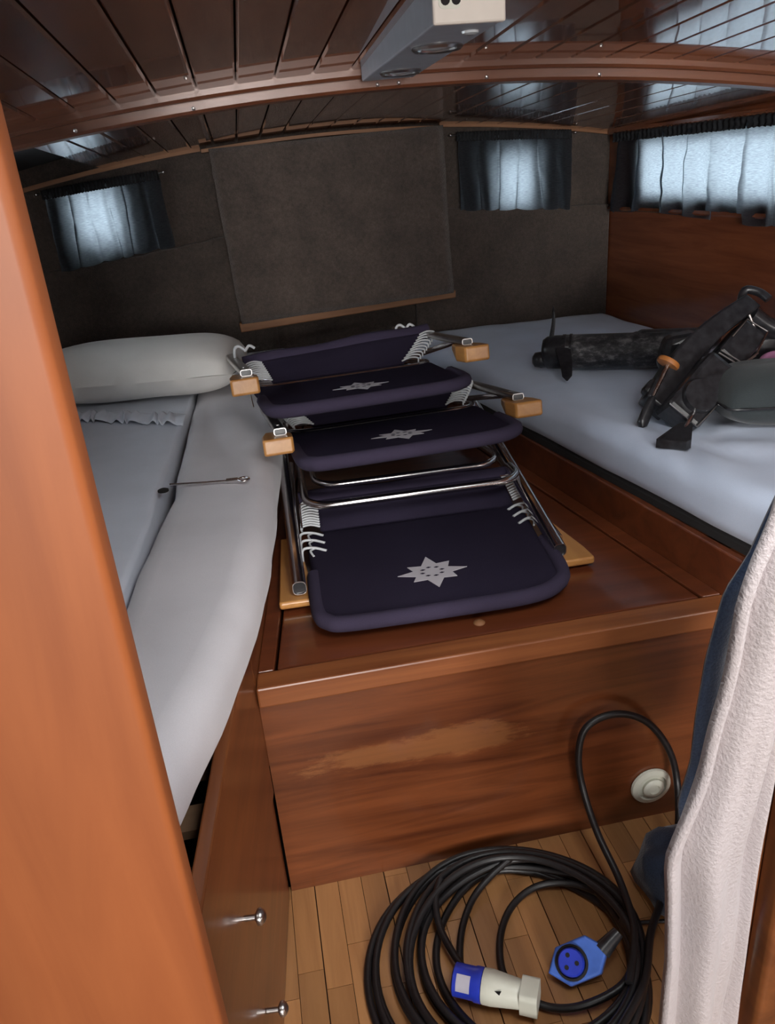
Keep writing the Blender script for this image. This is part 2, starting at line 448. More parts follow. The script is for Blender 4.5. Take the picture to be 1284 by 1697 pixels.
wf = wall_grid('wall_front', [-0.9, -0.55, 0.85, 1.95], [-0.1, 0.8, 1.95], [(1, 1)], lambda u, z, d: (u, -3.5 - d, z), 0.05, SIDEW)
tag(wf, 'mahogany bulkhead of the saloon behind the viewer', kind='structure')
def window(name, cen, ax, w, h, label):
    """cen: centre on wall mid-thickness, ax: unit vector along the wall"""
    ax = Vector(ax); zz = Vector((0, 0, 1)); nn = ax.cross(zz); c = Vector(cen)
    root = thing(name, label, None, cen, kind='structure')
    to = lambda p: tuple(c + ax * p[0] + zz * p[1] + nn * p[2])
    out, inn = rrect(-w / 2, w / 2, -h / 2, h / 2, 0.03), rrect(-w / 2 + 0.014, w / 2 - 0.014, -h / 2 + 0.014, h / 2 - 0.014, 0.022)
    rings = [[to((*p, -0.012)) for p in out], [to((*p, 0.012)) for p in out], [to((*p, 0.012)) for p in inn], [to((*p, -0.012)) for p in inn]]
    put(MB().loft(rings, closed=True).build('window_frame', STEEL, smooth=True, autosmooth=30), root)
    put(MB().prism(inn, -0.002, 0.002, to).build('pane', GLASS), root)
    return root
window('window_1', (-0.5175, YW + 0.03, 1.3725), (1, 0, 0), 0.167, 0.207, 'small cabin window behind the black curtain near the pillow')
window('window_2', (1.15, YW + 0.03, 1.3725), (1, 0, 0), 0.152, 0.207, 'small cabin window behind the black curtain right of carpet flap')
window('window_3', (xr(2.305) + 0.03, 2.305, 1.3725), (-0.04, 1, 0), 1.512, 0.207, 'long side window behind the pale backlit curtain')

window('window_4', (-0.83, 2.15, 1.3625), (0, 1, 0), 1.602, 0.227, 'long side window beside the pillow hidden by the teak post')
# carpet pieces of the back wall
def carpet_piece(name, x0, x1, zb, ztop, parent, y0=YW - 0.028, y1=YW - 0.001, n=26, amp=0.006):
    poly = [(x0, zb), (x1, zb)] + [(lerp(x1, x0, i / n), interp(ztop, lerp(x1, x0, i / n)) + amp * N3(lerp(x1, x0, i / n) * 30, 3.1) + amp * 0.7 * N3(lerp(x1, x0, i / n) * 90, 8.1)) for i in range(n + 1)]
    return MB().prism(poly, y0, y1, lambda p: (p[0], p[2], p[1])).build(name, CARPET, parent, bevel=0.005)
carpet_piece('lower_carpet', -0.80, 0.10, 0.5, [(-0.80, 1.185), (-0.41, 1.215), (-0.07, 1.258), (0.1, 1.27)], wb)
carpet_piece('lower_carpet', 0.70, 1.568, 0.5, [(0.7, 1.30), (0.87, 1.287), (1.0, 1.272), (1.25, 1.262), (1.57, 1.245)], wb)
def back_trim(name, x0, x1, y, d, h, lab):
    o = beam([(y, rear_base(y) + 0.004), (y, rear_base(y) - h), (y + d, rear_base(y) - h), (y + d, rear_base(y) + 0.004)], x0, x1, 16).build(name, TRIMW)
    return tag(o, lab, kind='structure')
back_trim('trim_2', -0.80, -0.10, YW - 0.02, 0.02, 0.012, 'thin wooden strip above the black curtain near the pillow')
back_trim('trim_3', 0.84, 1.56, YW - 0.02, 0.02, 0.010, 'thin wooden strip above the black curtain right of the flap')
# side rail above the long curtain and the ledge under it
def along_right(prof, y0, y1, n=12):
    return MB().loft([[(xr(lerp(y0, y1, i / n)) - p, lerp(y0, y1, i / n), z) for p, z in prof] for i in range(n + 1)])
o = along_right([(0.0, 1.513), (0.022, 1.513), (0.026, 1.522), (0.022, 1.532), (0, 1.532)], 3.31, 0.9).build('trim_4', CEILW, smooth=True, autosmooth=30)
tag(o, 'glossy varnished rail above the long pale curtain', kind='structure')
o = along_right([(0.0, 1.222), (0.012, 1.222), (0.016, 1.228), (0.012, 1.238), (0, 1.238)], 3.31, 0.9).build('trim_5', WALLW, smooth=True, autosmooth=30)
tag(o, 'narrow mahogany ledge under the long pale curtain', kind='structure')

# hanging carpet flap with its battens
FY = 3.268
fr = thing('carpet_flap', 'large dark brown carpet covered hatch panel hung on the back wall', 'panel', (0.4, FY, 0.9))
def flap_pt(u, v):   # u 0..1, v 0 bottom..1 top
    bl, br, tl, tr = (-0.042, 0.928), (0.842, 0.962), (-0.068, 1.572), (0.826, 1.592)
    x = lerp(lerp(bl[0], br[0], u), lerp(tl[0], tr[0], u), v); z = lerp(lerp(bl[1], br[1], u), lerp(tl[1], tr[1], u), v)
    return x, z
P = []
nu, nv = 30, 22
front = [[None] * (nu + 1) for _ in range(nv + 1)]
for j in range(nv + 1):
    for i in range(nu + 1):
        x, z = flap_pt(i / nu, j / nv)
        front[j][i] = (x + 0.003 * N3(z * 30, 1) * (i in (0, nu)), FY + 0.004 * N3(x * 6, z * 6), z)
mb = MB().grid(front)
put(mb.build('carpet_face', CARPET2, smooth=True, solid=0.05), fr)
fr.children[0].modifiers['thickness'].offset = -1
bt = MB().hexa([(-0.05, FY - 0.012, 0.888), (0.862, FY - 0.012, 0.936), (0.862, FY + 0.03, 0.936), (-0.05, FY + 0.03, 0.888)], [(-0.052, FY - 0.012, 0.926), (0.862, FY - 0.012, 0.966), (0.862, FY + 0.03, 0.966), (-0.052, FY + 0.03, 0.926)])
put(bt.build('bottom_batten', TRIMW, bevel=0.004), fr)
put(beam([(FY - 0.02, 1.600), (FY - 0.02, 1.588), (FY + 0.04, 1.588), (FY + 0.04, 1.600)], -0.095, 0.83, 16).build('top_batten', TRIMW), fr)

# ------------------------------------------------------------------ doorway posts
d1 = thing('door_1', 'cabin doorway framed by two varnished teak posts', None, (0.18, 0.6, 0), kind='structure')
MBp = MB().prism(rrect(-0.56, -0.137, 0.56, 0.60, 0.008, 3), 0, 1.70)
put(MBp.build('door_post', POSTW, smooth=True, autosmooth=60), d1)['label'] = 'broad orange teak post'
put(MB().prism(rrect(0.508, 0.62, 0.56, 0.60, 0.008, 3), 0, 1.72).build('door_post', SIDEW, smooth=True, autosmooth=60), d1)
put(MB().box((0.500, 0.598, 0), (0.62, 0.606, 1.72)).build('door_stop', SIDEW), d1)

hk = put(MB().tube(cr([(0.545, 0.562, 1.372), (0.545, 0.54, 1.375), (0.52, 0.518, 1.365), (0.48, 0.512, 1.36), (0.45, 0.512, 1.375)], 5), 0.006, 8).build('towel_hook', STEEL, smooth=True), d1)
# ------------------------------------------------------------------ centre locker
ZL = 0.555
lk = thing('storage_locker', 'mahogany box locker between the bunks carrying the folded chairs', 'locker', (0.41, 1.27, 0))
def quadbox(p, z0, z1):
    return MB().hexa([(x, y, z0) for x, y in p], [(x, y, z1) for x, y in p])
put(quadbox([(-0.094, 1.272), (0.905, 1.272), (0.905, 1.29), (-0.094, 1.29)], 0.0, ZL - 0.046).build('front_panel', MAHOG), lk)
put(quadbox([(-0.094, 1.262), (0.918, 1.262), (0.918, 1.318), (-0.090, 1.318)], ZL - 0.046, ZL).build('front_rail', EDGEW, bevel=0.004), lk)
g = 0.005
put(quadbox([(xl_lid(1.32), 1.32), (-0.056, 1.32), (0.17, 3.25), (xl_lid(3.25), 3.25)], ZL - 0.04, ZL).build('side_rail', LIDW, bevel=0.003), lk)
put(quadbox([(0.872, 1.32), (xr_lid(1.32) , 1.32), (xr_lid(3.25), 3.25), (0.58, 3.25)], ZL - 0.04, ZL).build('side_rail', LIDW, bevel=0.003), lk)
put(quadbox([(-0.050, 1.323), (0.866, 1.323), (0.575, 3.25), (0.176, 3.25)], ZL - 0.045, ZL - 0.002).build('lid', LIDW, bevel=0.003), lk)
put(MB().lathe([(0.012, 0), (0.013, 0.002), (0.009, 0.006), (0.002, 0.008)], (0.384, 1.366, ZL - 0.003), (0, 0, 1), 12).build('lid_button', TRIMW, smooth=True), lk)
put(quadbox([(-0.09, 1.30), (0.90, 1.30), (0.58, 3.25), (0.12, 3.25)], 0.02, ZL - 0.05).build('carcass', DARK), lk)

# ------------------------------------------------------------------ port bunk
def xl_front(y): return -0.096 - 0.105 * (1.259 - y)
lb = thing('bunk_base', 'mahogany bunk front with two metal knobs below the pillow mattress', 'bunk', (-0.45, 1.3, 0))
put(MB().hexa([(xl_front(0.63) - 0.022, 0.63, 0.29), (xl_front(0.63), 0.63, 0.29), (xl_front(1.27), 1.27, 0.29), (xl_front(1.27) - 0.022, 1.27, 0.29)],
              [(xl_front(0.63) - 0.022, 0.63, 0.672), (xl_front(0.63), 0.63, 0.672), (xl_front(1.27), 1.27, 0.672), (xl_front(1.27) - 0.022, 1.27, 0.672)]).build('front_board', SIDEW, bevel=0.003), lb)
put(MB().hexa([(xl_front(0.63) - 0.022, 0.63, 0.0), (xl_front(0.63) - 0.004, 0.63, 0.0), (xl_front(1.27) - 0.004, 1.27, 0.0), (xl_front(1.27) - 0.022, 1.27, 0.0)],
              [(xl_front(0.63) - 0.022, 0.63, 0.284), (xl_front(0.63) - 0.004, 0.63, 0.284), (xl_front(1.27) - 0.004, 1.27, 0.284), (xl_front(1.27) - 0.022, 1.27, 0.284)]).build('lower_board', SIDEW, bevel=0.003), lb)
rings = []
for i in range(13):
    y = lerp(1.27, 3.28, i / 12); xx = xl_lid(y)
    rings.append([(xx - 0.03, y, ZL - 0.2), (xx, y, ZL - 0.2), (xx, y, 0.672), (xx - 0.03, y, 0.672)])
put(MB().loft(rings).build('side_board', SIDEW, bevel=0.003), lb)
for i in range(8):
    y = 0.64 + i * 0.115
    put(MB().box((-0.79, y, 0.60), (xl_front(y) - 0.03, y + 0.05, 0.615)).build('slat', SLATW), lb)
for py, pz in ((0.852, 0.444), (0.877, 0.194)):
    px = xl_front(py)
    put(MB().lathe([(0.009, 0), (0.0045, 0.003), (0.0045, 0.022), (0.012, 0.026), (0.013, 0.031), (0.009, 0.036), (0.003, 0.039)], (px - 0.006, py, pz), (1, -0.1, 0), 14).build('knob', STEEL, smooth=True), lb)

# ------------------------------------------------------------------ starboard bunk
rbk = thing('bunk_base', 'mahogany bunk board under the mattress with the outboard motor', 'bunk', (1.2, 1.3, 0))
rings = []
for i in range(17):
    y = lerp(0.75, 3.28, i / 16); xx = xr_lid(y)
    rings.append([(xx + 0.022, y, 0.0), (xx, y, 0.0), (xx, y, 0.655), (xx + 0.022, y, 0.655)])
put(MB().loft(rings).build('front_board', LIDW, bevel=0.004), rbk)
for i in range(20):
    y = 0.8 + i * 0.125
    put(MB().box((xr_lid(y) + 0.03, y, 0.60), (1.55, y + 0.05, 0.615)).build('slat', SLATW), rbk)

def mattress(name, xa, xb, y0, y1, z0, z1, mat, n=70, r=0.035, amp=0.004, seed=0.0, zx=None):
    rings = []
    for i in range(n + 1):
        t = i / n; y = lerp(y0, y1, t)
        e = min(1, min(t, 1 - t) * (y1 - y0) / 0.04); sq = sqrt(max(0, 1 - (1 - e) ** 2))
        A, B = xa(y), xb(y); zc = (z0 + z1) / 2; hh = (z1 - z0) / 2 * (0.35 + 0.65 * sq)
        ring = []
        m = 36
        pts = [(lerp(A + r, B - r, k / m), 1) for k in range(m + 1)]
        ring += [(x, zc + hh) for x, _ in pts]
        ring += [(B - r + r * sin(a), zc + hh - r + r * cos(a)) for a in [pi / 2 * k / 5 for k in range(1, 6)]]
        ring += [(B - r + r * cos(a), zc - hh + r - r * sin(a)) for a in [pi / 2 * k / 5 for k in range(0, 6)]]
        ring += [(lerp(B - r, A + r, k / 8), zc - hh) for k in range(1, 8)]
        ring += [(A + r - r * sin(a), zc - hh + r - r * cos(a)) for a in [pi / 2 * k / 5 for k in range(0, 6)]]
        ring += [(A + r - r * cos(a), zc + hh - r + r * sin(a)) for a in [pi / 2 * k / 5 for k in range(0, 5)]]
        out = []
        for x, z in ring:
            w = 1.0 if z > zc else 0.0
            dz = amp * (N3(x * 5 + seed, y * 5) + 0.5 * N3(x * 13, y * 9 + seed)) + (zx(x, y) if zx else 0)
            dx = 0.004 * N3(y * 7 + seed, z * 14)
            out.append((x + dx, y, z + w * dz))
        rings.append(out)
    return MB().loft(rings).build(name, mat, smooth=True, autosmooth=70)
XRM = [(0.5, 0.97), (1.2, 0.935), (1.267, 0.93), (2.2, 0.772), (3.3, 0.60)]
def right_bumps(x, y):
    d = sqrt((x - 0.98) ** 2 + (y - 1.62) ** 2)
    s = -0.012 * exp(-(d / 0.09) ** 2)
    d2 = sqrt((x - 0.98) ** 2 + (y - 1.8) ** 2)
    th = atan2(y - 1.62, x - 0.98)
    s += 0.006 * exp(-((d - 0.13) / 0.1) ** 2) * sin(th * 7)
    s += 0.005 * sin(6 * (x * 0.8 + y * 2.2)) * exp(-((y - 1.45) / 0.25) ** 2)
    return s
mt = mattress('mattress', lambda y: interp(XRM, y) + 0.012, lambda y: xr(y) - 0.01, 0.75, YW - 0.035, 0.668, 0.800, SHEETB, seed=3.0, r=0.045, zx=right_bumps)
tag(mt, 'mattress in a pale blue white sheet under the outboard motor', 'mattress')
bd = []
for i in range(25):
    y = lerp(0.76, 3.28, i / 24); xx = interp(XRM, y)
    bd.append([(xx + 0.04, y, 0.656), (xx + 0.018, y, 0.656), (xx + 0.020, y, 0.672), (xx + 0.04, y, 0.69)])
mbse = MB().loft(bd).build('base_band', DARK); mbse.parent = mt

XLM = [(0.5, -0.25), (0.62, -0.235), (0.70, -0.205), (0.99, -0.117), (1.20, -0.068), (1.45, -0.030), (1.85, 0.005), (2.27, 0.048), (3.3, 0.16)]
SLIT = [(0.5, -0.36), (1.326, -0.294), (1.74, -0.262), (2.40, -0.240), (3.3, -0.22)]
def gap(y): return interp([(0.5, 0.001), (1.3, 0.003), (1.6, 0.008), (1.75, 0.018), (1.9, 0.014), (2.3, 0.010), (2.42, 0.003), (3.3, 0.001)], y)
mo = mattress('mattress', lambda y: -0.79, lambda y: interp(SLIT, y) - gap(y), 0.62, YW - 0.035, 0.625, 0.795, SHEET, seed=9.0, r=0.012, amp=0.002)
tag(mo, 'smooth white mattress half against the hull, left of the slit', 'mattress')
def strip_bumps(x, y):
    s = 0.010 * exp(-((x - interp(SLIT, y)) / 0.03) ** 2) * exp(-((y - 1.9) / 0.4) ** 2)
    s += 0.007 * sin(44 * (x + 0.12 * y)) * exp(-((y - 2.3) / 0.3) ** 2)
    return s
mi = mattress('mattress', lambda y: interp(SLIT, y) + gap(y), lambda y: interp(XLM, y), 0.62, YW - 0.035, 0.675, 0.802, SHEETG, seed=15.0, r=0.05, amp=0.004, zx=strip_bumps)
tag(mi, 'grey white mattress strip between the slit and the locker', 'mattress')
# gathered elastic edge of the sheet beside the pillow
P = []
for j in range(7):
    v = j / 6; row = []
    for i in range(121):
        u = i / 120; x = lerp(-0.66, -0.245, u); y = lerp(2.59, 2.36, u) + (v - 0.5) * 0.11
        fr_ = 0.007 * sin(u * 70 + 2.5 * sin(u * 23)) * (1 - v * 0.3) + 0.004 * N3(u * 30, v * 3)
        row.append((x + 0.004 * sin(u * 50 + v * 3), y, 0.806 + fr_ + 0.006 * sin(pi * v)))
    P.append(row)
rf = MB().grid(P).build('sheet_gather', SHEET, mo, smooth=True, solid=0.002)

# pillow
def pillow(name, cen, sx, sy, sz, rot, mat, label, cat):
    m, n = 30, 20; rings = []
    R = Matrix.Rotation(rot, 3, 'Z')
    rows = []
    for sgn in (1, -1):
        P = []
        for j in range(n + 1):
            row = []
            for i in range(m + 1):
                u, v = -1 + 2 * i / m, -1 + 2 * j / n
                h = (max(0, (1 - abs(u) ** 4.5)) * max(0, (1 - abs(v) ** 2.6))) ** 0.5
                rad = 1 - 0.05 * (u * u * v * v)
                row.append(Vector(cen) + R @ Vector((u * sx * rad, v * sy * rad, sgn * sz * h * (1.0 if sgn > 0 else 0.85) + 0.006 * N3(u * 2, v * 2, sgn))))
            P.append(row)
        rows.append(P)
    mb = MB().grid(rows[0]); mb.grid([list(reversed(r)) for r in rows[1]])
    o = mb.build(name, mat, smooth=True, autosmooth=80)
    import bmesh
    bm = bmesh.new(); bm.from_mesh(o.data); bmesh.ops.remove_doubles(bm, verts=bm.verts, dist=0.0005); bmesh.ops.recalc_face_normals(bm, faces=bm.faces)
    for e in bm.edges: e.smooth = True
    bm.to_mesh(o.data); bm.free()
    return tag(o, label, cat)
pillow('pillow', (-0.40, 2.77, 0.886), 0.36, 0.21, 0.100, radians(-8), PILLOW, 'plump white pillow lying on the bunk below the carpet wall', 'pillow')

# metal stay lying on the strip mattress
ms = thing('metal_stay', 'thin steel rod with ring end lying across the grey white mattress strip', 'rod', (-0.16, 1.75, 0.807))
put(MB().tube([(-0.245, 1.768, 0.812), (-0.16, 1.752, 0.811), (-0.10, 1.742, 0.811)], 0.0032, 8).build('rod', CHROME, smooth=True), ms)
put(MB().tube([(-0.112, 1.744, 0.811), (-0.085, 1.739, 0.812)], 0.0062, 10).build('collar', CHROME, smooth=True), ms)
put(MB().tube([(-0.072 + 0.012 * cos(a), 1.737 + 0.012 * sin(a), 0.812) for a in [2 * pi * k / 20 for k in range(20)]], 0.0034, 8, True).build('ring', CHROME, smooth=True), ms)
put(MB().lathe([(0.013, 0), (0.013, 0.004), (0.006, 0.007)], (-0.262, 1.765, 0.799), (0, 0, 1), 14).build('end_plate', DARK, smooth=True), ms)

# ------------------------------------------------------------------ folded deck chairs
CW = 0.745
STAR = [(-.081, 0), (-.042, .012), (-.052, .036), (-.020, .032), (0, .076), (.017, .036), (.049, .040), (.040, .014), (.082, 0), (.044, -.012), (.050, -.036), (.020, -.034), (0, -.074), (-.018, -.034), (-.050, -.036), (-.040, -.014)]
def chair(A, B, tilt, label, pw, sw, arm_t, leg_w, laces_front, loops, arm_len=0.34, hem0=-0.14, crease=0.31, sbs=(0.05, 0.10), rise=0.0, roll=0.0, xtop=0.0, lw=0.06):
    A, B = Vector(A), Vector(B)
    U = (B - A).normalized(); Vv = Vector((0, 0, 1)).cross(U).normalized(); Vv = Vv.cross(Vector((0, 0, 0))) + Vv
    V_ = (Vv * cos(tilt) + Vector((0, 0, -1)) * sin(tilt)); W_ = U.cross(V_)
    T = lambda p: tuple(A + U * p[0] + V_ * p[1] + W_ * p[2])
    root = thing('deck_chair', label, 'chair', tuple(A), 'folded deck chairs on the locker')
    def part(mb, name, mat, **k): return put(mb.build(name, mat, **k), root)
    for s in (0, 1):
        m = (lambda u: CW - u) if s else (lambda u: u)
        # wooden arm with drooping rounded front end
        sk = 0.03 * s * min(1, arm_len / 0.3)
        oy = [(0.0, 0.004), (0.004, 0.0), (0.072, 0.0), (0.077, 0.006), (0.080 + sk * 0.3, 0.06), (0.060 + sk, arm_len), (0.016 + sk, arm_len), (0.003, 0.06)]
        rings = []
        for w, ins in ((-arm_t * 0.5, 0.004), (-arm_t * 0.5 + 0.005, 0.0), (arm_t * 0.5 - 0.004, 0.0), (arm_t * 0.5, 0.003)):
            rings.append([T((m(lerp(u, 0.04, ins * 12)), v + (ins if v < 0.05 else -ins), w if v < 0.09 else max(w, arm_t * 0.5 - 0.018))) for u, v in oy])
        part(MB().loft(rings), 'arm', ARMW, bevel=0.003)
        # hollow square side rail
        w0 = arm_t * 0.5
        h_ = 0.034 if rise else 0.018
        a, b, h, t = (0.064, 0.096, h_, 0.0018) if (s and rise) else (0.034, 0.066, h_, 0.0018)
        L0, L1 = (0.018 if rise else 0.045), 0.78
        def sq(v, i): return [T((m(p[0]), v, w0 + p[1] + rise * v)) for p in rrect(a + i, b - i, i, h - i, (0.012 if rise else 0.006) - i, 4)]
        mb = MB().loft([sq(L0, 0), sq(L1, 0), sq(L1, t), sq(L0, t)], closed=True)
        rl = part(mb, 'side_rail', CHROME if rise else STEEL, smooth=True, autosmooth=40)
        MB().loft([sq(L0 + 0.004, 0.002), sq(L0 + 0.03, 0.002)]).build('end_plug', BLACKP, rl)
    # fabric back panel with printed star
    x0, x1 = 0.082, 0.665
    poly = []
    for cx, cy, a0, r in ((x1 - 0.03, crease - 0.03, 0, 0.03), (x0 + 0.03, crease - 0.03, pi / 2, 0.03), (x0 + 0.055, hem0 + 0.055, pi, 0.055), (x1 - 0.11, hem0 + 0.075, 3 * pi / 2, 0.075)):
        for i in range(8):
            a_ = a0 + pi / 2 * i / 7; poly.append((cx + r * cos(a_), cy + r * sin(a_)))
    hemr = 0.014
    pb = part(MB().slab(poly, pw - hemr, pw + hemr, hemr, T, 5), 'back_panel', NAVYF, smooth=True, autosmooth=60)
    # rolled hem around the front edge of the panel
    hp = cr([(x0 + 0.006, crease * 0.3, pw), (x0 + 0.004, hem0 + 0.07, pw), (x0 + 0.02, hem0 + 0.02, pw), (x0 + 0.07, hem0 + 0.002, pw), ((x0 + x1) / 2, hem0 - 0.002, pw), (x1 - 0.13, hem0 + 0.002, pw), (x1 - 0.06, hem0 + 0.03, pw), (x1 - 0.022, hem0 + 0.09, pw), (x1 - 0.008, crease * 0.35, pw)], 6)
    MB().tube([T(p) for p in hp], hemr + 0.004, 10).build('hem', NAVYF_LIT, pb, smooth=True)
    sc_ = Vector(((x0 + x1) / 2 - 0.019, 0.006))
    so = MB().prism([(sc_.x + p[0], sc_.y + p[1]) for p in STAR], pw + hemr, pw + hemr + 0.0012, T).build('star', STARF, pb); so['label'] = 'pale eight pointed compass star'
    for k in range(8):
        a_ = 2 * pi * k / 8 + 0.2; cx, cy = sc_.x + 0.024 * cos(a_), sc_.y + 0.021 * sin(a_)
        MB().prism([(cx - 0.006, cy), (cx, cy - 0.003), (cx + 0.006, cy), (cx, cy + 0.003)], pw + hemr + 0.0008, pw + hemr + 0.0020, T).build('star_mark', NAVYF, pb)
    # seat strip rising behind the panel
    vb, vt, wb_, wt = crease + 0.005, crease + 0.11, pw + 0.012, sw
    def S(p):  # p: (u, along 0..1, off)
        q = p[1]; bulge = 0.012 * sin(pi * q)
        return T((p[0], lerp(vb, vt, q) - bulge, lerp(wb_, wt + roll * (p[0] - 0.37), q) + p[2]))
    sbL, sbR = sbs
    pl = [(x0 + sbL + lw * 0.8, 0.0), (x1 - sbR - lw * 0.4, 0.0), (x1 + xtop - lw * 0.5, 0.72), (x1 + xtop + 0.005, 0.78), (x1 + xtop + 0.004, 0.93), (x1 + xtop - 0.015, 1.0), (x0 + 0.015, 1.0), (x0 - 0.004, 0.93), (x0 - 0.005, 0.8), (x0 + lw * 0.8, 0.74)]
    dense = []
    for i in range(len(pl)):
        p, q = pl[i], pl[(i + 1) % len(pl)]
        for k in range(6): dense.append((lerp(p[0], q[0], k / 6), lerp(p[1], q[1], k / 6)))
    mb = MB()
    n = len(dense)
    cu = (x0 + x1) / 2
    rr_ = [[S((lerp(cu, p[0], f), lerp(0.55, p[1], f), off)) for p in dense] for f, off in ((0.02, 0.014), (0.6, 0.013), (0.95, 0.011), (1.0, 0.0), (0.95, -0.011), (0.02, -0.012))]
    spn = part(mb.loft(rr_), 'seat_panel', NAVYF, smooth=True, autosmooth=70)
    MB().tube([S((lerp(x0 - 0.004, x1 + xtop + 0.004, k / 12), 0.93, 0.004 + 0.004 * sin(k))) for k in range(13)], 0.021, 12).build('seat_hem', NAVYF_LIT, spn, smooth=True)
    # white cord lacing from the panels to the rails
    for s in (0, 1):
        m = (lambda u: CW - 0.0 - u) if s else (lambda u: u)
        mm = (lambda u: (x0 + x1) - u) if s else (lambda u: u)
        mb = MB()
        nl = 10
        for k in range(nl):
            q = k / (nl - 1)
            if s == 0: ei, eo = lerp(x0 + sbL + lw * 0.8, x0 + lw * 0.85, q), lerp(x0 + sbL - lw * 0.15, x0 + lw * 0.02, q)
            else: ei, eo = lerp(x1 - sbR - lw * 0.4, x1 + xtop - lw * 0.6, q), lerp(x1 - sbR + lw * 0.5, x1 + xtop + lw * 0.25, q)
            e = S((ei, lerp(0.02, 0.74, q), 0.012))
            f = S((eo, lerp(0.0, 0.70, q), 0.018))
            f2 = S((eo, lerp(-0.04, 0.66, q), 0.008))
            mid = (Vector(e) + Vector(f)) / 2 + W_ * 0.006
            mb.tube(cr([e, tuple(mid), f, f2], 3), 0.0028, 6)
        o = part(mb, 'lacing', CORD, smooth=True); o['kind'] = 'stuff'
        for k in range(laces_front):
            v = crease - 0.03 - k * 0.045
            e, f = (mm(x0 + 0.045), v, pw + hemr + 0.001), (mm(x0 - 0.012), v + 0.012, pw + hemr + 0.006)
            part(MB().tube(cr([T(e), T(((e[0] + f[0]) / 2, v + 0.012, pw + hemr + 0.007)), T(f), T((mm(x0 - 0.016), v - 0.004, pw - 0.005))], 5), 0.0035, 8), 'lace', CORD, smooth=True)
            part(MB().tube(cr([T((mm(x0 + 0.02), v + 0.018, pw + hemr + 0.003)), T((mm(x0 + 0.006), v, pw + hemr + 0.006)), T((mm(x0 + 0.012), v - 0.022, pw + hemr + 0.001))], 5), 0.0028, 8), 'lace', CORD, smooth=True)
    # tubular legs folded against the frame
    for (u0, u1, v0, v1, dw, rt_) in ((0.093, 0.66, 0.275, 0.66, 0.0, 0.0105), (0.125, 0.64, 0.40, 0.62, 0.005, 0.009)):
        w = leg_w + dw
        q = 0.07
        pts = [(u0, v1, w - 0.02), (u0, v0 + q * 1.2, w)] + [(u0 + q - q * cos(a_), v0 + q - q * sin(a_), w) for a_ in [pi / 2 * k / 6 for k in range(1, 7)]]
        pts += [(u1 - q + q * sin(a_), v0 + q - q * cos(a_), w) for a_ in [pi / 2 * k / 6 for k in range(0, 7)]] + [(u1, v1, w - 0.02)]
        part(MB().tube([T(p) for p in pts], rt_, 12), 'leg_tube', CHROME, smooth=True)
    # thin flat frame corner by the seat
    part(MB().tube([T(p) for p in [(0.075, crease - 0.04, leg_w - 0.05), (0.077, crease + 0.02, leg_w - 0.012), (0.13, crease + 0.015, leg_w - 0.006)]], 0.0022, 6), 'frame_wire', CHROME, smooth=True)
    part(MB().tube([T(p) for p in [(CW - 0.075, crease - 0.04, leg_w - 0.05), (CW - 0.077, crease + 0.03, leg_w - 0.012), (CW - 0.13, crease + 0.022, leg_w - 0.006)]], 0.0022, 6), 'frame_wire', CHROME, smooth=True)
    # crossed struts under the frame down to the lid
    for s, uu_ in ((0, 0.05), (1, CW - 0.05)):
        part(MB().tube([T((uu_, 0.10, arm_t * 0.5 + 0.01)), T((uu_ + (0.02 if s == 0 else -0.02), 0.70, leg_w - 0.03))], 0.009, 10), 'strut', CHROME, smooth=True)
    if loops:
        for s in (0, 1):
            u = 0.055 if s == 0 else CW - 0.155
            pts = [(u, vt - 0.02, sw - 0.03), (u + 0.002, vt, sw + 0.025), (u + 0.016, vt, sw + 0.038), (u + 0.032, vt, sw + 0.026), (u + 0.036, vt, sw + 0.022), (u + 0.05, vt, sw + 0.036), (u + 0.066, vt, sw + 0.026)]
            part(MB().tube([T(p) for p in cr([Vector(p) for p in pts], 5)], 0.0045, 8), 'cord_loop', CORD, smooth=True)
    return root
chair((-0.031, 1.533, 0.572), (0.713, 1.517, 0.572), radians(0), 'folded navy canvas chair lying lowest, its whole star panel facing up', 0.016, 0.085, 0.02, 0.115, 3, False, sbs=(0.0, 0.0), rise=0.2, lw=0.05)
chair((-0.017, 1.846, 0.843), (0.728, 1.891, 0.843), radians(8), 'middle one of the three folded navy chairs, between lowest and topmost', -0.03, 0.042, 0.042, -0.02, 0, False, arm_len=0.12, sbs=(0.04, 0.07), roll=0.03)
chair((-0.080, 2.063, 0.950), (0.666, 2.141, 0.950), radians(6), 'topmost folded navy chair nearest the carpet flap with white cord loops', -0.058, 0.035, 0.045, -0.05, 0, True, arm_len=0.12, sbs=(0.02, 0.07), roll=0.05, xtop=0.03)

# ------------------------------------------------------------------ outboard motor
om = thing('outboard_motor', 'small black electric outboard motor lying on the mattress', 'motor', (1.1, 2.1, 0.80))
def mp(mb, name, mat, **k): return put(mb.build(name, mat, **k), om)
a0, a1 = Vector((0.955, 2.405, 0.862)), Vector((1.36, 2.20, 0.868)); ax = (a1 - a0).normalized(); LM = (a1 - a0).length
mp(MB().lathe([(0.052, 0.04), (0.055, 0.045), (0.055, 0.25), (0.056, 0.255), (0.058, 0.26), (0.058, 0.40), (0.05, 0.44), (0.03, LM)], a0, ax, 32), 'motor_housing', SCUFF, smooth=True, autosmooth=35)
mp(MB().lathe([(0.020, -0.034), (0.041, -0.030), (0.051, -0.016), (0.054, 0.01), (0.054, 0.038)], a0, ax, 28), 'nose_cap', BLACKP, smooth=True)
mp(MB().lathe([(0.0565, 0.034), (0.0565, 0.044)], a0, ax, 28), 'seal_ring', BLACKP)
mp(MB().lathe([(0.0575, 0.056), (0.0575, 0.064)], a0, ax, 28), 'seal_ring', BLACKP)
hub = a0 - ax * 0.040 + Vector((0.0, -0.012, -0.022))
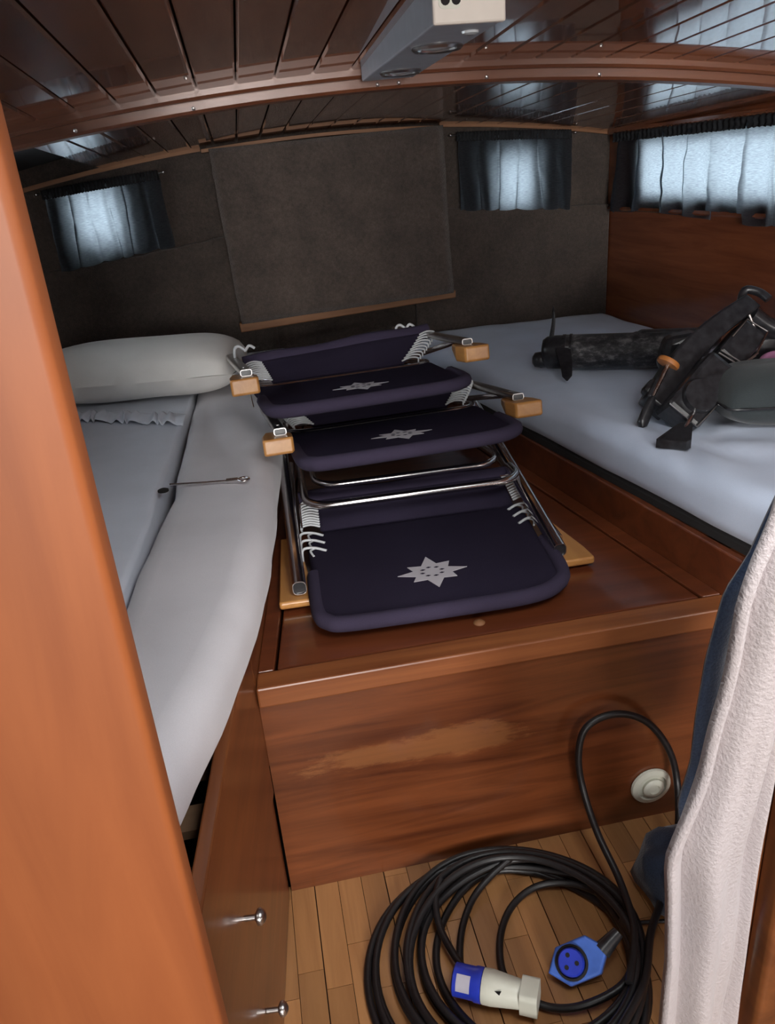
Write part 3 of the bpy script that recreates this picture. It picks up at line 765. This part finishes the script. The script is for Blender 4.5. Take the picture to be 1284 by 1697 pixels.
mp(MB().lathe([(0.012, -0.028), (0.024, -0.02), (0.027, 0.0), (0.022, 0.02)], hub, ax, 18), 'propeller_hub', BLACKP, smooth=True)
def blade(dirv, ln, w0_, w1_, base):
    d = Vector(dirv).normalized(); sd = (ax - ax.dot(d) * d).normalized()
    th = sd.cross(d).normalized() * 0.003
    rings = []
    for k in range(9):
        t = k / 8; w = lerp(w0_, w1_, t) * (1.0 if t < 0.85 else sqrt(max(0.05, 1 - ((t - 0.85) / 0.15) ** 2)))
        c = base + d * (ln * t) + ax * 0.01 * sin(t * 2)
        rings.append([c - sd * w - th * 0.3, c - th, c + sd * w - th * 0.3, c + sd * w + th * 0.3, c + th, c - sd * w + th * 0.3])
    return MB().loft(rings)
mp(blade((-0.04, 0, 1), 0.105, 0.008, 0.0035, a0 + Vector((-0.004, 0.0, 0.045))), 'propeller_blade', BLACKP, smooth=True)
mp(blade((-0.045, -0.125, -0.078), 0.150, 0.024, 0.014, Vector((0.968, 2.35, 0.888))), 'propeller_blade', BLACKP, smooth=True)
# fin on top of the housing
fin = a0 + ax * 0.33
mp(MB().hexa([tuple(fin + ax * s + Vector((0, dy, 0.04))) for s, dy in ((-0.09, -0.02), (0.12, -0.02), (0.12, 0.02), (-0.09, 0.02))],
             [tuple(fin + ax * s + Vector((0, dy, 0.064))) for s, dy in ((-0.05, -0.015), (0.12, -0.015), (0.12, 0.015), (-0.05, 0.015))]), 'housing_fin', BLACKP, bevel=0.006)
# clamp bracket
b0, b1 = Vector((0.985, 1.775, 0.832)), Vector((1.300, 1.90, 1.050))
bx = (b1 - b0).normalized(); bn = Vector((0.55, -0.45, -0.62)); bn = (bn - bn.dot(bx) * bx).normalized(); by = bx.cross(bn)
BT = lambda p: tuple(b0 + bx * p[0] + bn * p[1] + by * p[2])
LB = (b1 - b0).length
BT2 = lambda p: tuple(Vector(BT(p)) + Vector((-0.02, -0.05, 0.028)))
rings = []
for k in range(15):
    t = k / 14; c = -0.03 * sin(pi * t)
    rings.append([BT((t * LB, -0.044 + 0.022 * t + c, -0.035)), BT((t * LB, 0.028 + c, -0.035)), BT((t * LB, 0.028 + c, 0.035)), BT((t * LB, -0.044 + 0.022 * t + c, 0.035))])
mp(MB().loft(rings), 'bracket_arm', BLACKP, smooth=True, autosmooth=40, bevel=0.006)
mp(MB().hexa([BT2(p) for p in ((0.0, 0.005, -0.045), (0.19, 0.005, -0.045), (0.19, 0.105, -0.045), (0.0, 0.105, -0.045))], [BT2(p) for p in ((0.0, 0.005, 0.05), (0.19, 0.005, 0.05), (0.19, 0.105, 0.05), (0.0, 0.105, 0.05))]), 'clamp_body', BLACKP, bevel=0.012)
mp(MB().lathe([(0.040, -0.062), (0.043, -0.055), (0.043, 0.045), (0.040, 0.052)], BT2((0.065, 0.055, 0)), by, 24), 'pivot_drum', BLACKP, smooth=True, autosmooth=40)
mp(MB().tube([BT2((0.0, 0.012, -0.047)), BT2((0.0, 0.098, -0.047)), BT2((0.16, 0.106, -0.047))], 0.0022, 6), 'steel_edge', STEEL, smooth=True)
mp(MB().hexa([BT(p) for p in ((0.22, 0.015, -0.045), (0.34, 0.015, -0.045), (0.34, 0.09, -0.045), (0.22, 0.09, -0.045))], [BT(p) for p in ((0.22, 0.015, 0.045), (0.34, 0.015, 0.045), (0.34, 0.09, 0.045), (0.22, 0.09, 0.045))]), 'tilt_block', BLACKP, bevel=0.01)
for uu_ in (0.205, 0.215):
    mp(MB().tube([BT((uu_, 0.02, -0.055)), BT((uu_ + 0.01, 0.085, -0.056)), BT((uu_ + 0.06, 0.095, -0.056))], 0.003, 6), 'steel_edge', STEEL)
mp(MB().tube([BT((0.27, 0.02, -0.048)), BT((0.335, 0.02, -0.048)), BT((0.345, 0.08, -0.048)), BT((0.28, 0.094, -0.048))], 0.0025, 6), 'steel_edge', STEEL)
mp(MB().hexa([BT(p) for p in ((0.015, -0.062, -0.02), (0.065, -0.062, -0.02), (0.065, 0.0, -0.02), (0.015, 0.0, -0.02))], [BT(p) for p in ((0.015, -0.062, 0.02), (0.065, -0.062, 0.02), (0.065, 0.0, 0.02), (0.015, 0.0, 0.02))]), 'clamp_jaw', BLACKP, bevel=0.012)
# clamp screws with paddles
def screw(p0, p1, lab):
    p0, p1 = Vector(p0), Vector(p1); d = (p1 - p0); L = d.length; d.normalize()
    mp(MB().tube([p0, p1], 0.006, 10), 'clamp_screw', CHROME, smooth=True)
    return d
screw((1.028, 1.80, 0.945), (0.968, 1.765, 0.868), '')
mp(MB().lathe([(0.012, -0.008), (0.028, -0.006), (0.030, 0.0), (0.028, 0.006), (0.012, 0.009)], (1.028, 1.802, 0.946), (0.62, 0.20, 0.75), 20), 'screw_pad', ORANGEP, smooth=True)
def paddle(p, d, L, w):
    p, d = Vector(p), Vector(d).normalized(); s = d.cross(Vector((0.3, -0.8, 0.6))).normalized(); t = d.cross(s)
    rings = []
    for k in range(11):
        q = k / 10; ww = w * (0.55 + 0.45 * sin(min(1, q * 1.6) * pi / 2)) * (1 if q < 0.85 else sqrt(max(0.08, 1 - ((q - 0.85) / 0.15) ** 2)))
        c = p + d * (L * q)
        rings.append([c + s * ww * cos(a_) + t * 0.011 * sin(a_) for a_ in [2 * pi * j / 12 for j in range(12)]])
    return MB().loft(rings)
mp(paddle((0.972, 1.768, 0.872), (-0.042, -0.030, -0.062), 0.085, 0.015), 'clamp_handle', BLACKP, smooth=True)
screw((1.04, 1.675, 0.862), (0.985, 1.63, 0.826), '')
tri = [(0.905, 1.616), (0.912, 1.606), (0.958, 1.572), (0.972, 1.576), (1.004, 1.628), (1.002, 1.646), (0.985, 1.652), (0.955, 1.640)]
mp(MB().slab(tri, 0.0, 1.0, 0.006, lambda p: (p[0], p[1], 0.795 + 0.022 * p[2] + 0.34 * max(0, (p[0] - 0.93) * 0.5 + (p[1] - 1.60) * 0.6))), 'clamp_handle', BLACKP, bevel=0.005)
mp(MB().tube(cr([tuple(a1), (1.33, 2.12, 0.92), (1.25, 1.98, 0.95), (1.2, 1.93, 0.96)], 5), [0.03] * 16, 12), 'shaft', BLACKP, smooth=True)
mp(MB().hexa([(1.12, 2.02, 0.86), (1.24, 1.98, 0.86), (1.27, 2.06, 0.86), (1.15, 2.10, 0.86)], [(1.14, 2.02, 0.955), (1.22, 1.98, 0.97), (1.25, 2.06, 0.97), (1.17, 2.10, 0.95)]), 'shaft_clamp', BLACKP, bevel=0.02)
# tilt grip and tiller head towards the wall
mp(MB().tube(cr([BT((LB - 0.02, -0.01, 0)), BT((LB + 0.02, -0.03, -0.01)), BT((LB + 0.035, 0.0, -0.02)), BT((LB + 0.03, 0.03, -0.03))], 5), 0.011, 10), 'tilt_grip', BLACKP, smooth=True)
mp(MB().tube(cr([(1.29, 1.87, 1.03), (1.36, 1.86, 0.985), (1.45, 1.83, 0.99), (1.56, 1.80, 1.0)], 5), [0.026] * 16, 12), 'tiller_arm', BLACKP, smooth=True)
mp(MB().tube([(1.27, 1.845, 1.035), (1.305, 1.83, 0.955)], 0.005, 8), 'steel_edge', STEEL, smooth=True)
mp(MB().slab(rrect(-0.06, 0.06, -0.05, 0.05, 0.02), -0.07, 0.07, 0.02, lambda p: (1.38 + p[0], 1.93 + p[1], 0.90 + p[2])), 'control_head', BLACKP, smooth=True, autosmooth=60)

bg_ = pillow('cushion_bag', (1.278, 1.672, 0.872), 0.185, 0.12, 0.078, radians(-12), BAGF, 'dark grey green padded bag lying in front of the outboard motor', 'bag')
Rb = Matrix.Rotation(radians(-12), 3, 'Z')
rim = [(-1.0, 0.6), (-1.0, 0.0), (-1.0, -0.6), (-0.97, -0.97), (-0.5, -1.0), (0.0, -1.0), (0.5, -1.0), (0.97, -0.97)]
MB().tube(cr([tuple(Vector((1.278, 1.672, 0.870)) + Rb @ Vector((u * 0.187 * (1 - 0.05 * u * u * v * v), v * 0.122 * (1 - 0.05 * u * u * v * v), 0))) for u, v in rim], 6), 0.0035, 6).build('seam', BLACKP, bg_, smooth=True)
tag(MB().tube(cr([(1.31, 1.83, 0.905), (1.32, 1.83, 0.918), (1.35, 1.83, 0.923), (1.41, 1.82, 0.918), (1.46, 1.81, 0.90)], 6), [0.006 + 0.006 * sin(pi * k / 24) for k in range(25)], 8).build('fabric_strap', PINKF, smooth=True), 'pink fabric strap peeking out above the grey green bag', 'strap')

# ------------------------------------------------------------------ curtains
def curtain(x0, x1, zt, zb, to, folds, amp, label, seed, hem, pleat=1.25):
    n, m = int(folds * 18), 26
    root = thing('curtain', label, 'curtain', to((x0 + x1) / 2, 0, zb))
    P = []
    for j in range(m + 1):
        v = j / m; row = []
        for i in range(n + 1):
            u = i / n
            ph = 2 * pi * folds * u + 1.8 * N3(u * 5 + seed, 0.3) + 0.9 * N3(u * 9 + seed, v * 1.5)
            d = amp * (0.5 + 0.5 * v) * (sin(ph) + 0.35 * sin(2.3 * ph + seed)) + 0.006 * N3(u * 14, v * 6 + seed)
            bot = zb + hem(u) + 0.004 * sin(ph)
            over = pleat * (x1 - x0) / (2 * pi * folds) * (0.75 + 0.5 * N3(u * 6 + seed, 1.7)) * (0.7 + 0.3 * v)
            lean = 0.02 * N3(u * 4 + seed, 4.4) * v
            row.append(to(lerp(x0, x1, u) + over * cos(ph + 0.6 * v * sin(u * 17 + seed)) + lean, 0.022 + d, lerp(zt, bot, v)))
        P.append(row)
    put(MB().grid(P).build('cloth', CURT, smooth=True, autosmooth=90), root)
    H = []
    for j in range(4):
        H.append([to(lerp(x0, x1, i / n), 0.024 + 0.004 * sin(i * 1.9) + 0.004 * (j % 2), zt + 0.014 - 0.011 * j + 0.002 * sin(i * 2.3 + seed)) for i in range(n + 1)])
    put(MB().grid(H).build('gathered_header', HEADC, smooth=True, solid=0.004), root)
    put(MB().tube([to(x0 - 0.02, 0.016, zt + 0.004), to((x0 + x1) / 2, 0.016, zt + 0.004), to(x1 + 0.02, 0.016, zt + 0.004)], 0.003, 6).build('curtain_wire', STEEL, smooth=True), root)
    for xx in (x0 - 0.022, x1 + 0.022):
        put(MB().lathe([(0.006, 0), (0.006, 0.004), (0.003, 0.007)], to(xx, 0.012, zt + 0.004), Vector(to(xx, 1, 0)) - Vector(to(xx, 0, 0)), 8).build('wire_screw', STEEL, smooth=True), root)
    return root
onb = lambda x, d, z: (x, YW - 0.022 - d, z)
curtain(-0.70, -0.27, 1.487, 1.205, lambda x, d, z: (x, YW - 0.022 - d, z - KC * ((x - XC) ** 2 - 0.95) * 0.6), 6, 0.007, 'short black curtain over the small window beside the pillow', 2.0, lambda u: 0.02 * u)
curtain(0.90, 1.38, 1.545, 1.268, lambda x, d, z: (x, YW - 0.022 - d, z - KC * ((x - XC) ** 2 - 0.35) * 0.5), 6, 0.007, 'short black curtain between the carpet flap and the corner', 5.0, lambda u: -0.01 * u)
curtain(3.26, 1.50, 1.503, 1.215, lambda y, d, z: (xr(y) - d, y, z), 11, 0.014, 'long pale backlit curtain on the mahogany side wall', 8.0, lambda u: 0.012 * sin(u * 9) + (0.03 if 0.38 < u < 0.5 else 0.0), pleat=2.0)

# ------------------------------------------------------------------ spotlight housing under the ceiling
lf = thing('spotlight_bar', 'grey box with two round spotlights and a cream socket under the ceiling', 'light', (0.375, 1.6, 1.635))
fx = [(0.318, 1.266), (0.420, 1.262), (0.432, 1.925), (0.318, 1.945)]
put(MB().hexa([(x, y, 1.635) for x, y in fx], [(x, y, cam_z(front_base(y), x) + 0.004) for x, y in fx]).build('housing', GREYP, bevel=0.003), lf)
put(MB().hexa([(0.316, 1.258, 1.634), (0.423, 1.254, 1.634), (0.423, 1.266, 1.634), (0.316, 1.266, 1.634)], [(0.316, 1.258, 1.698), (0.423, 1.254, 1.698), (0.423, 1.266, 1.698), (0.316, 1.266, 1.698)]).build('end_plate', CREAMP, bevel=0.003), lf)
for cx, cy in ((0.375, 1.475), (0.376, 1.795)):
    sp = put(MB().lathe([(0.043, 0.0), (0.044, 0.004), (0.040, 0.008), (0.034, 0.006), (0.032, 0.001)], (cx, cy, 1.6365), (0, 0, -1), 28).build('spot_ring', STEEL, smooth=True, autosmooth=40), lf)
    o = MB().lathe([(0.033, 0.0), (0.028, 0.003), (0.012, 0.0055), (0.001, 0.006)], (cx, cy, 1.6355), (0, 0, -1), 24).build('spot_lens', LENS, sp, smooth=True)
put(MB().lathe([(0.014, 0.0), (0.013, 0.004), (0.006, 0.006)], (0.392, 1.335, 1.636), (0, 0, -1), 16).build('switch_button', LENS, smooth=True), lf)
for dx in (-0.009, 0.007):
    put(MB().lathe([(0.0068, 0), (0.0068, 0.002)], (0.343 + dx, 1.2573, 1.664), (0, -1, 0), 12).build('socket_hole', DARK), lf)
put(MB().prism(rrect(0.336 - 0.012, 0.336 + 0.022, 1.653, 1.676, 0.008), 1.2565, 1.2572, lambda p: (p[0], p[2], p[1])).build('socket_face', WHITEP), lf)

# ------------------------------------------------------------------ extension cable with plug and socket
ec = thing('extension_cable', 'coiled black shore power cable with blue plug ends on the floor', 'cable', (0.31, 1.0, 0))
RC = 0.0078
path = []
def ringpts(cx, cy, r, z, a0, a1, n, ecc=1.0, wob=0.0, ph=0.0):
    return [Vector((cx + r * ecc * cos(a) + wob * sin(3 * a + ph), cy + r * cos(0.0) * sin(a) * 0.97 + wob * cos(2 * a + ph), z + 0.006 * sin(2 * a + ph))) for a in [lerp(a0, a1, k / n) for k in range(n + 1)]]
loops = [(0.312, 0.993, 0.262, 0.010), (0.316, 0.997, 0.246, 0.012), (0.322, 0.985, 0.252, 0.026), (0.330, 1.000, 0.232, 0.028), (0.325, 0.990, 0.240, 0.043), (0.342, 1.005, 0.215, 0.012),
         (0.335, 0.992, 0.225, 0.056), (0.350, 1.000, 0.205, 0.030), (0.345, 0.985, 0.212, 0.066), (0.360, 1.010, 0.190, 0.014), (0.352, 1.000, 0.197, 0.045)]
mb = MB()
for i, (cx, cy, r, z) in enumerate(loops):
    pts = []
    rj = random.Random(i * 5 + 3); cx += rj.uniform(-0.012, 0.012); cy += rj.uniform(-0.012, 0.008); ew = rj.uniform(0.004, 0.010); ep = rj.uniform(0, 6)
    for k in range(72):
        a = 2 * pi * k / 72
        zz = max(RC, z * (0.75 + 0.25 * cos(a)) + 0.004 * sin(3 * a + i))
        pts.append((cx + r * cos(a) * 1.02 + ew * sin(2 * a + ep), min(cy + r * sin(a) + ew * cos(3 * a + ep), 1.258), zz))
    put(MB().tube(pts, RC, 9, True).build('cable_turn', RUBBER, smooth=True), ec)
put(MB().tube(cr([(0.50, 0.86, 0.07), (0.555, 0.95, 0.075), (0.575, 1.05, 0.085), (0.565, 1.14, 0.13), (0.556, 1.20, 0.20), (0.553, 1.222, 0.275), (0.575, 1.235, 0.335), (0.64, 1.24, 0.352), (0.715, 1.24, 0.315), (0.768, 1.23, 0.235), (0.785, 1.21, 0.145), (0.745, 1.13, 0.08), (0.66, 1.03, 0.05), (0.59, 0.95, 0.06), (0.53, 0.86, 0.065), (0.45, 0.79, 0.07)], 8), RC, 9).build('standing_loop', RUBBER, smooth=True), ec)
put(MB().tube(cr([(0.226, 1.18, 0.05), (0.205, 1.14, 0.04), (0.200, 1.08, 0.03), (0.212, 1.02, 0.028), (0.222, 0.985, 0.03), (0.215, 0.965, 0.034)], 6), RC * 0.95, 9).build('cable_tail', RUBBER, smooth=True), ec)
put(MB().tube(cr([(0.40, 1.20, 0.05), (0.335, 1.175, 0.03), (0.285, 1.14, 0.016), (0.245, 1.08, 0.012), (0.222, 1.01, 0.012), (0.222, 0.96, 0.010)], 6), RC * 0.95, 9).build('cable_tail', RUBBER, smooth=True), ec)
put(MB().tube(cr([(0.55, 1.06, 0.04), (0.50, 1.115, 0.03), (0.43, 1.135, 0.02), (0.365, 1.11, 0.012), (0.318, 1.05, 0.010), (0.298, 0.975, 0.010), (0.318, 0.925, 0.010), (0.36, 0.885, 0.014), (0.42, 0.865, 0.03), (0.50, 0.875, 0.05), (0.545, 0.93, 0.06), (0.55, 0.99, 0.06)], 6), RC * 0.95, 9).build('cable_tail', RUBBER, smooth=True), ec)
put(MB().tube(cr([(0.60, 1.01, 0.01), (0.66, 1.0, 0.009), (0.72, 0.985, 0.009)], 5), 0.004, 8).build('thin_lead', RUBBER, smooth=True), ec)
# plug: blue collar, white body
p0, p1 = Vector((0.197, 0.962, 0.042)), Vector((0.337, 0.886, 0.046)); pd = (p1 - p0).normalized()
pl_ = put(MB().lathe([(0.024, 0.0), (0.029, 0.003), (0.029, 0.040), (0.031, 0.044), (0.031, 0.056)], p0, pd, 26).build('plug_collar', BLUEP, smooth=True, autosmooth=40), ec)
put(MB().lathe([(0.030, 0.057), (0.031, 0.060), (0.031, 0.075), (0.028, 0.10), (0.025, 0.128), (0.0245, 0.130)], p0, pd, 26).build('plug_body', WHITEP, smooth=True, autosmooth=40), ec)
sq = []
sd = pd.cross(Vector((0, 0, 1))).normalized(); su = sd.cross(pd)
to = lambda p: tuple(p0 + pd * p[2] + sd * p[0] + su * p[1])
put(MB().prism(rrect(-0.026, 0.026, -0.026, 0.026, 0.009), 0.128, 0.160, to).build('plug_gland', WHITEP, smooth=True, autosmooth=50), ec)
put(MB().prism([(-0.005, 0.0), (0.008, -0.003), (0.004, 0.006)], 0, 0.001, lambda p: tuple(p0 + pd * (0.088 + p[0]) + sd * (0.021 + 0.4 * p[1]) + su * (0.0225 - p[1]))).build('plug_latch', DARK), ec)
# label curved round the collar
rings = []
for h in (0.010, 0.036):
    rings.append([tuple(p0 + pd * h + 0.0295 * (cos(a) * sd + sin(a) * su)) for a in [radians(15 + 60 * k / 8) for k in range(9)]])
put(MB().grid(rings).build('plug_label', SILVERL, smooth=True), ec); bpy.data.objects['plug_label'].parent = pl_; bpy.data.objects['plug_label'].matrix_parent_inverse = Matrix()
# socket
s0 = Vector((0.428, 0.935, 0.05)); sdv = Vector((-0.35, -0.45, 0.82)).normalized()
e1 = Vector((0.85, 0.10, 0.0)); e1 = (e1 - e1.dot(sdv) * sdv).normalized(); e2 = sdv.cross(e1)
hexp = [(0.062 * cos(a) * 1.0, 0.040 * sin(a)) for a in [2 * pi * k / 6 for k in range(6)]]
put(MB().slab(hexp, -0.03, 0.002, 0.006, lambda p: tuple(s0 + e1 * (p[0] + 0.006) + e2 * p[1] + sdv * p[2])).build('socket_housing', BLUEL, bevel=0.002), ec)
put(MB().lathe([(0.031, -0.01), (0.031, 0.006), (0.027, 0.008), (0.026, 0.002)], s0 - e1 * 0.006, sdv, 26).build('socket_rim', DARK, smooth=True), ec)
put(MB().lathe([(0.0245, -0.01), (0.0245, 0.018), (0.022, 0.021), (0.001, 0.021)], s0 - e1 * 0.006, sdv, 26).build('socket_face', BLUEP, smooth=True, autosmooth=40), ec)
for k in range(3):
    a = pi / 2 + 2 * pi * k / 3
    put(MB().lathe([(0.0042, 0), (0.0042, 0.0012)], s0 - e1 * 0.006 + sdv * 0.0208 + (cos(a) * e1 + sin(a) * e2) * 0.012, sdv, 10).build('socket_hole', DARK), ec)
put(MB().tube([s0 + e1 * 0.055 - sdv * 0.01, s0 + e1 * 0.10 + Vector((0, 0.02, 0.0))], [0.017, 0.011], 14).build('cable_gland', BLACKP, smooth=True), ec)

# ------------------------------------------------------------------ round fitting on the locker front
rv = thing('round_vent', 'round cream plastic vent cap low on the locker front', 'vent', (0.755, 1.272, 0.098))
put(MB().lathe([(0.047, 0.0), (0.049, 0.003), (0.047, 0.008), (0.036, 0.011), (0.034, 0.004)], (0.755, 1.272, 0.098), (0, -1, 0), 32).build('vent_ring', WHITEP, smooth=True, autosmooth=50), rv)
put(MB().lathe([(0.034, 0.0), (0.034, 0.0035)], (0.755, 1.272, 0.098), (0, -1, 0), 32).build('vent_recess', DARK), rv)
put(MB().lathe([(0.024, 0.002), (0.0255, 0.011), (0.022, 0.014), (0.013, 0.015), (0.011, 0.011), (0.001, 0.011)], (0.759, 1.272, 0.094), (0, -1, 0), 28).build('vent_cap', WHITEP, smooth=True, autosmooth=50), rv)

# ------------------------------------------------------------------ hanging towel and navy cloth
def drape(name, left, right, ztop, zbot, y, amp, folds, mat, label, cat, seed, th, m=50, n=56):
    P = []
    for j in range(m + 1):
        z = lerp(ztop, zbot, j / m); L, R = interp(left, z), interp(right, z)
        row = []
        for i in range(n + 1):
            u = i / n
            d = amp * (sin(2 * pi * folds * u + 0.8 * sin(z * 4 + seed) + seed) + 0.4 * sin(2 * pi * folds * 2.1 * u + seed * 2 + z * 3)) + 0.006 * N3(u * 4 + seed, z * 6)
            d *= min(1.0, u * 5, (1 - u) * 5)
            row.append((lerp(L, R, u) + 0.002 * N3(z * 9, u * 3 + seed) + (0.006 if name == 'towel' else -0.004) * (1 - u), y(z) + d, z + 0.008 * N3(u * 6, seed) * (j == m)))
        P.append(row)
    o = MB().grid(P).build(name, mat, smooth=True, autosmooth=90, solid=th)
    return tag(o, label, cat)
drape('towel', [(0.3, 0.34), (0.57, 0.339), (0.639, 0.338), (0.734, 0.331), (0.794, 0.326), (0.831, 0.335), (0.868, 0.346), (0.895, 0.353), (0.951, 0.359), (0.99, 0.366), (1.029, 0.37), (1.083, 0.373), (1.114, 0.379), (1.136, 0.387), (1.169, 0.398), (1.25, 0.41), (1.36, 0.445)], [(0.3, 0.434), (0.504, 0.439), (0.665, 0.436), (0.79, 0.436), (0.893, 0.436), (1.25, 0.47), (1.36, 0.475)], 1.36, 0.36, lambda z: 0.515, 0.012, 1.3, TOWEL, 'cream terry towel hanging beside the doorway post', 'towel', 1.3, 0.012)
drape('navy_cloth', [(0.40, 0.56), (0.56, 0.519), (0.641, 0.533), (0.726, 0.535), (0.81, 0.54), (0.878, 0.55), (0.917, 0.557), (0.965, 0.584), (1.2, 0.67)], [(0.0, 0.75), (1.2, 0.78)], 1.15, 0.40, lambda z: 0.79, 0.014, 2.0, NAVYT, 'dark navy cloth hanging behind the cream towel', 'cloth', 4.0, 0.01)

# crumpled navy cloth on the floor
rings = []
for j in range(13):
    th = pi * j / 12; ring = []
    for i in range(28):
        a = 2 * pi * i / 28
        d = Vector((sin(th) * cos(a), sin(th) * sin(a), cos(th)))
        k = 1 + 0.25 * N3(d.x * 2.2, d.y * 2.2, d.z * 2.2) + 0.08 * N3(d.x * 6, d.y * 6, d.z * 6)
        ring.append((0.735 + 0.10 * k * d.x, 1.06 + 0.11 * k * d.y, max(0.001, 0.055 + 0.085 * k * d.z)))
    rings.append(ring)
tag(MB().loft(rings).build('navy_garment', NAVYT, smooth=True, autosmooth=80), 'crumpled dark navy cloth on the floor beside the cable coil', 'cloth')
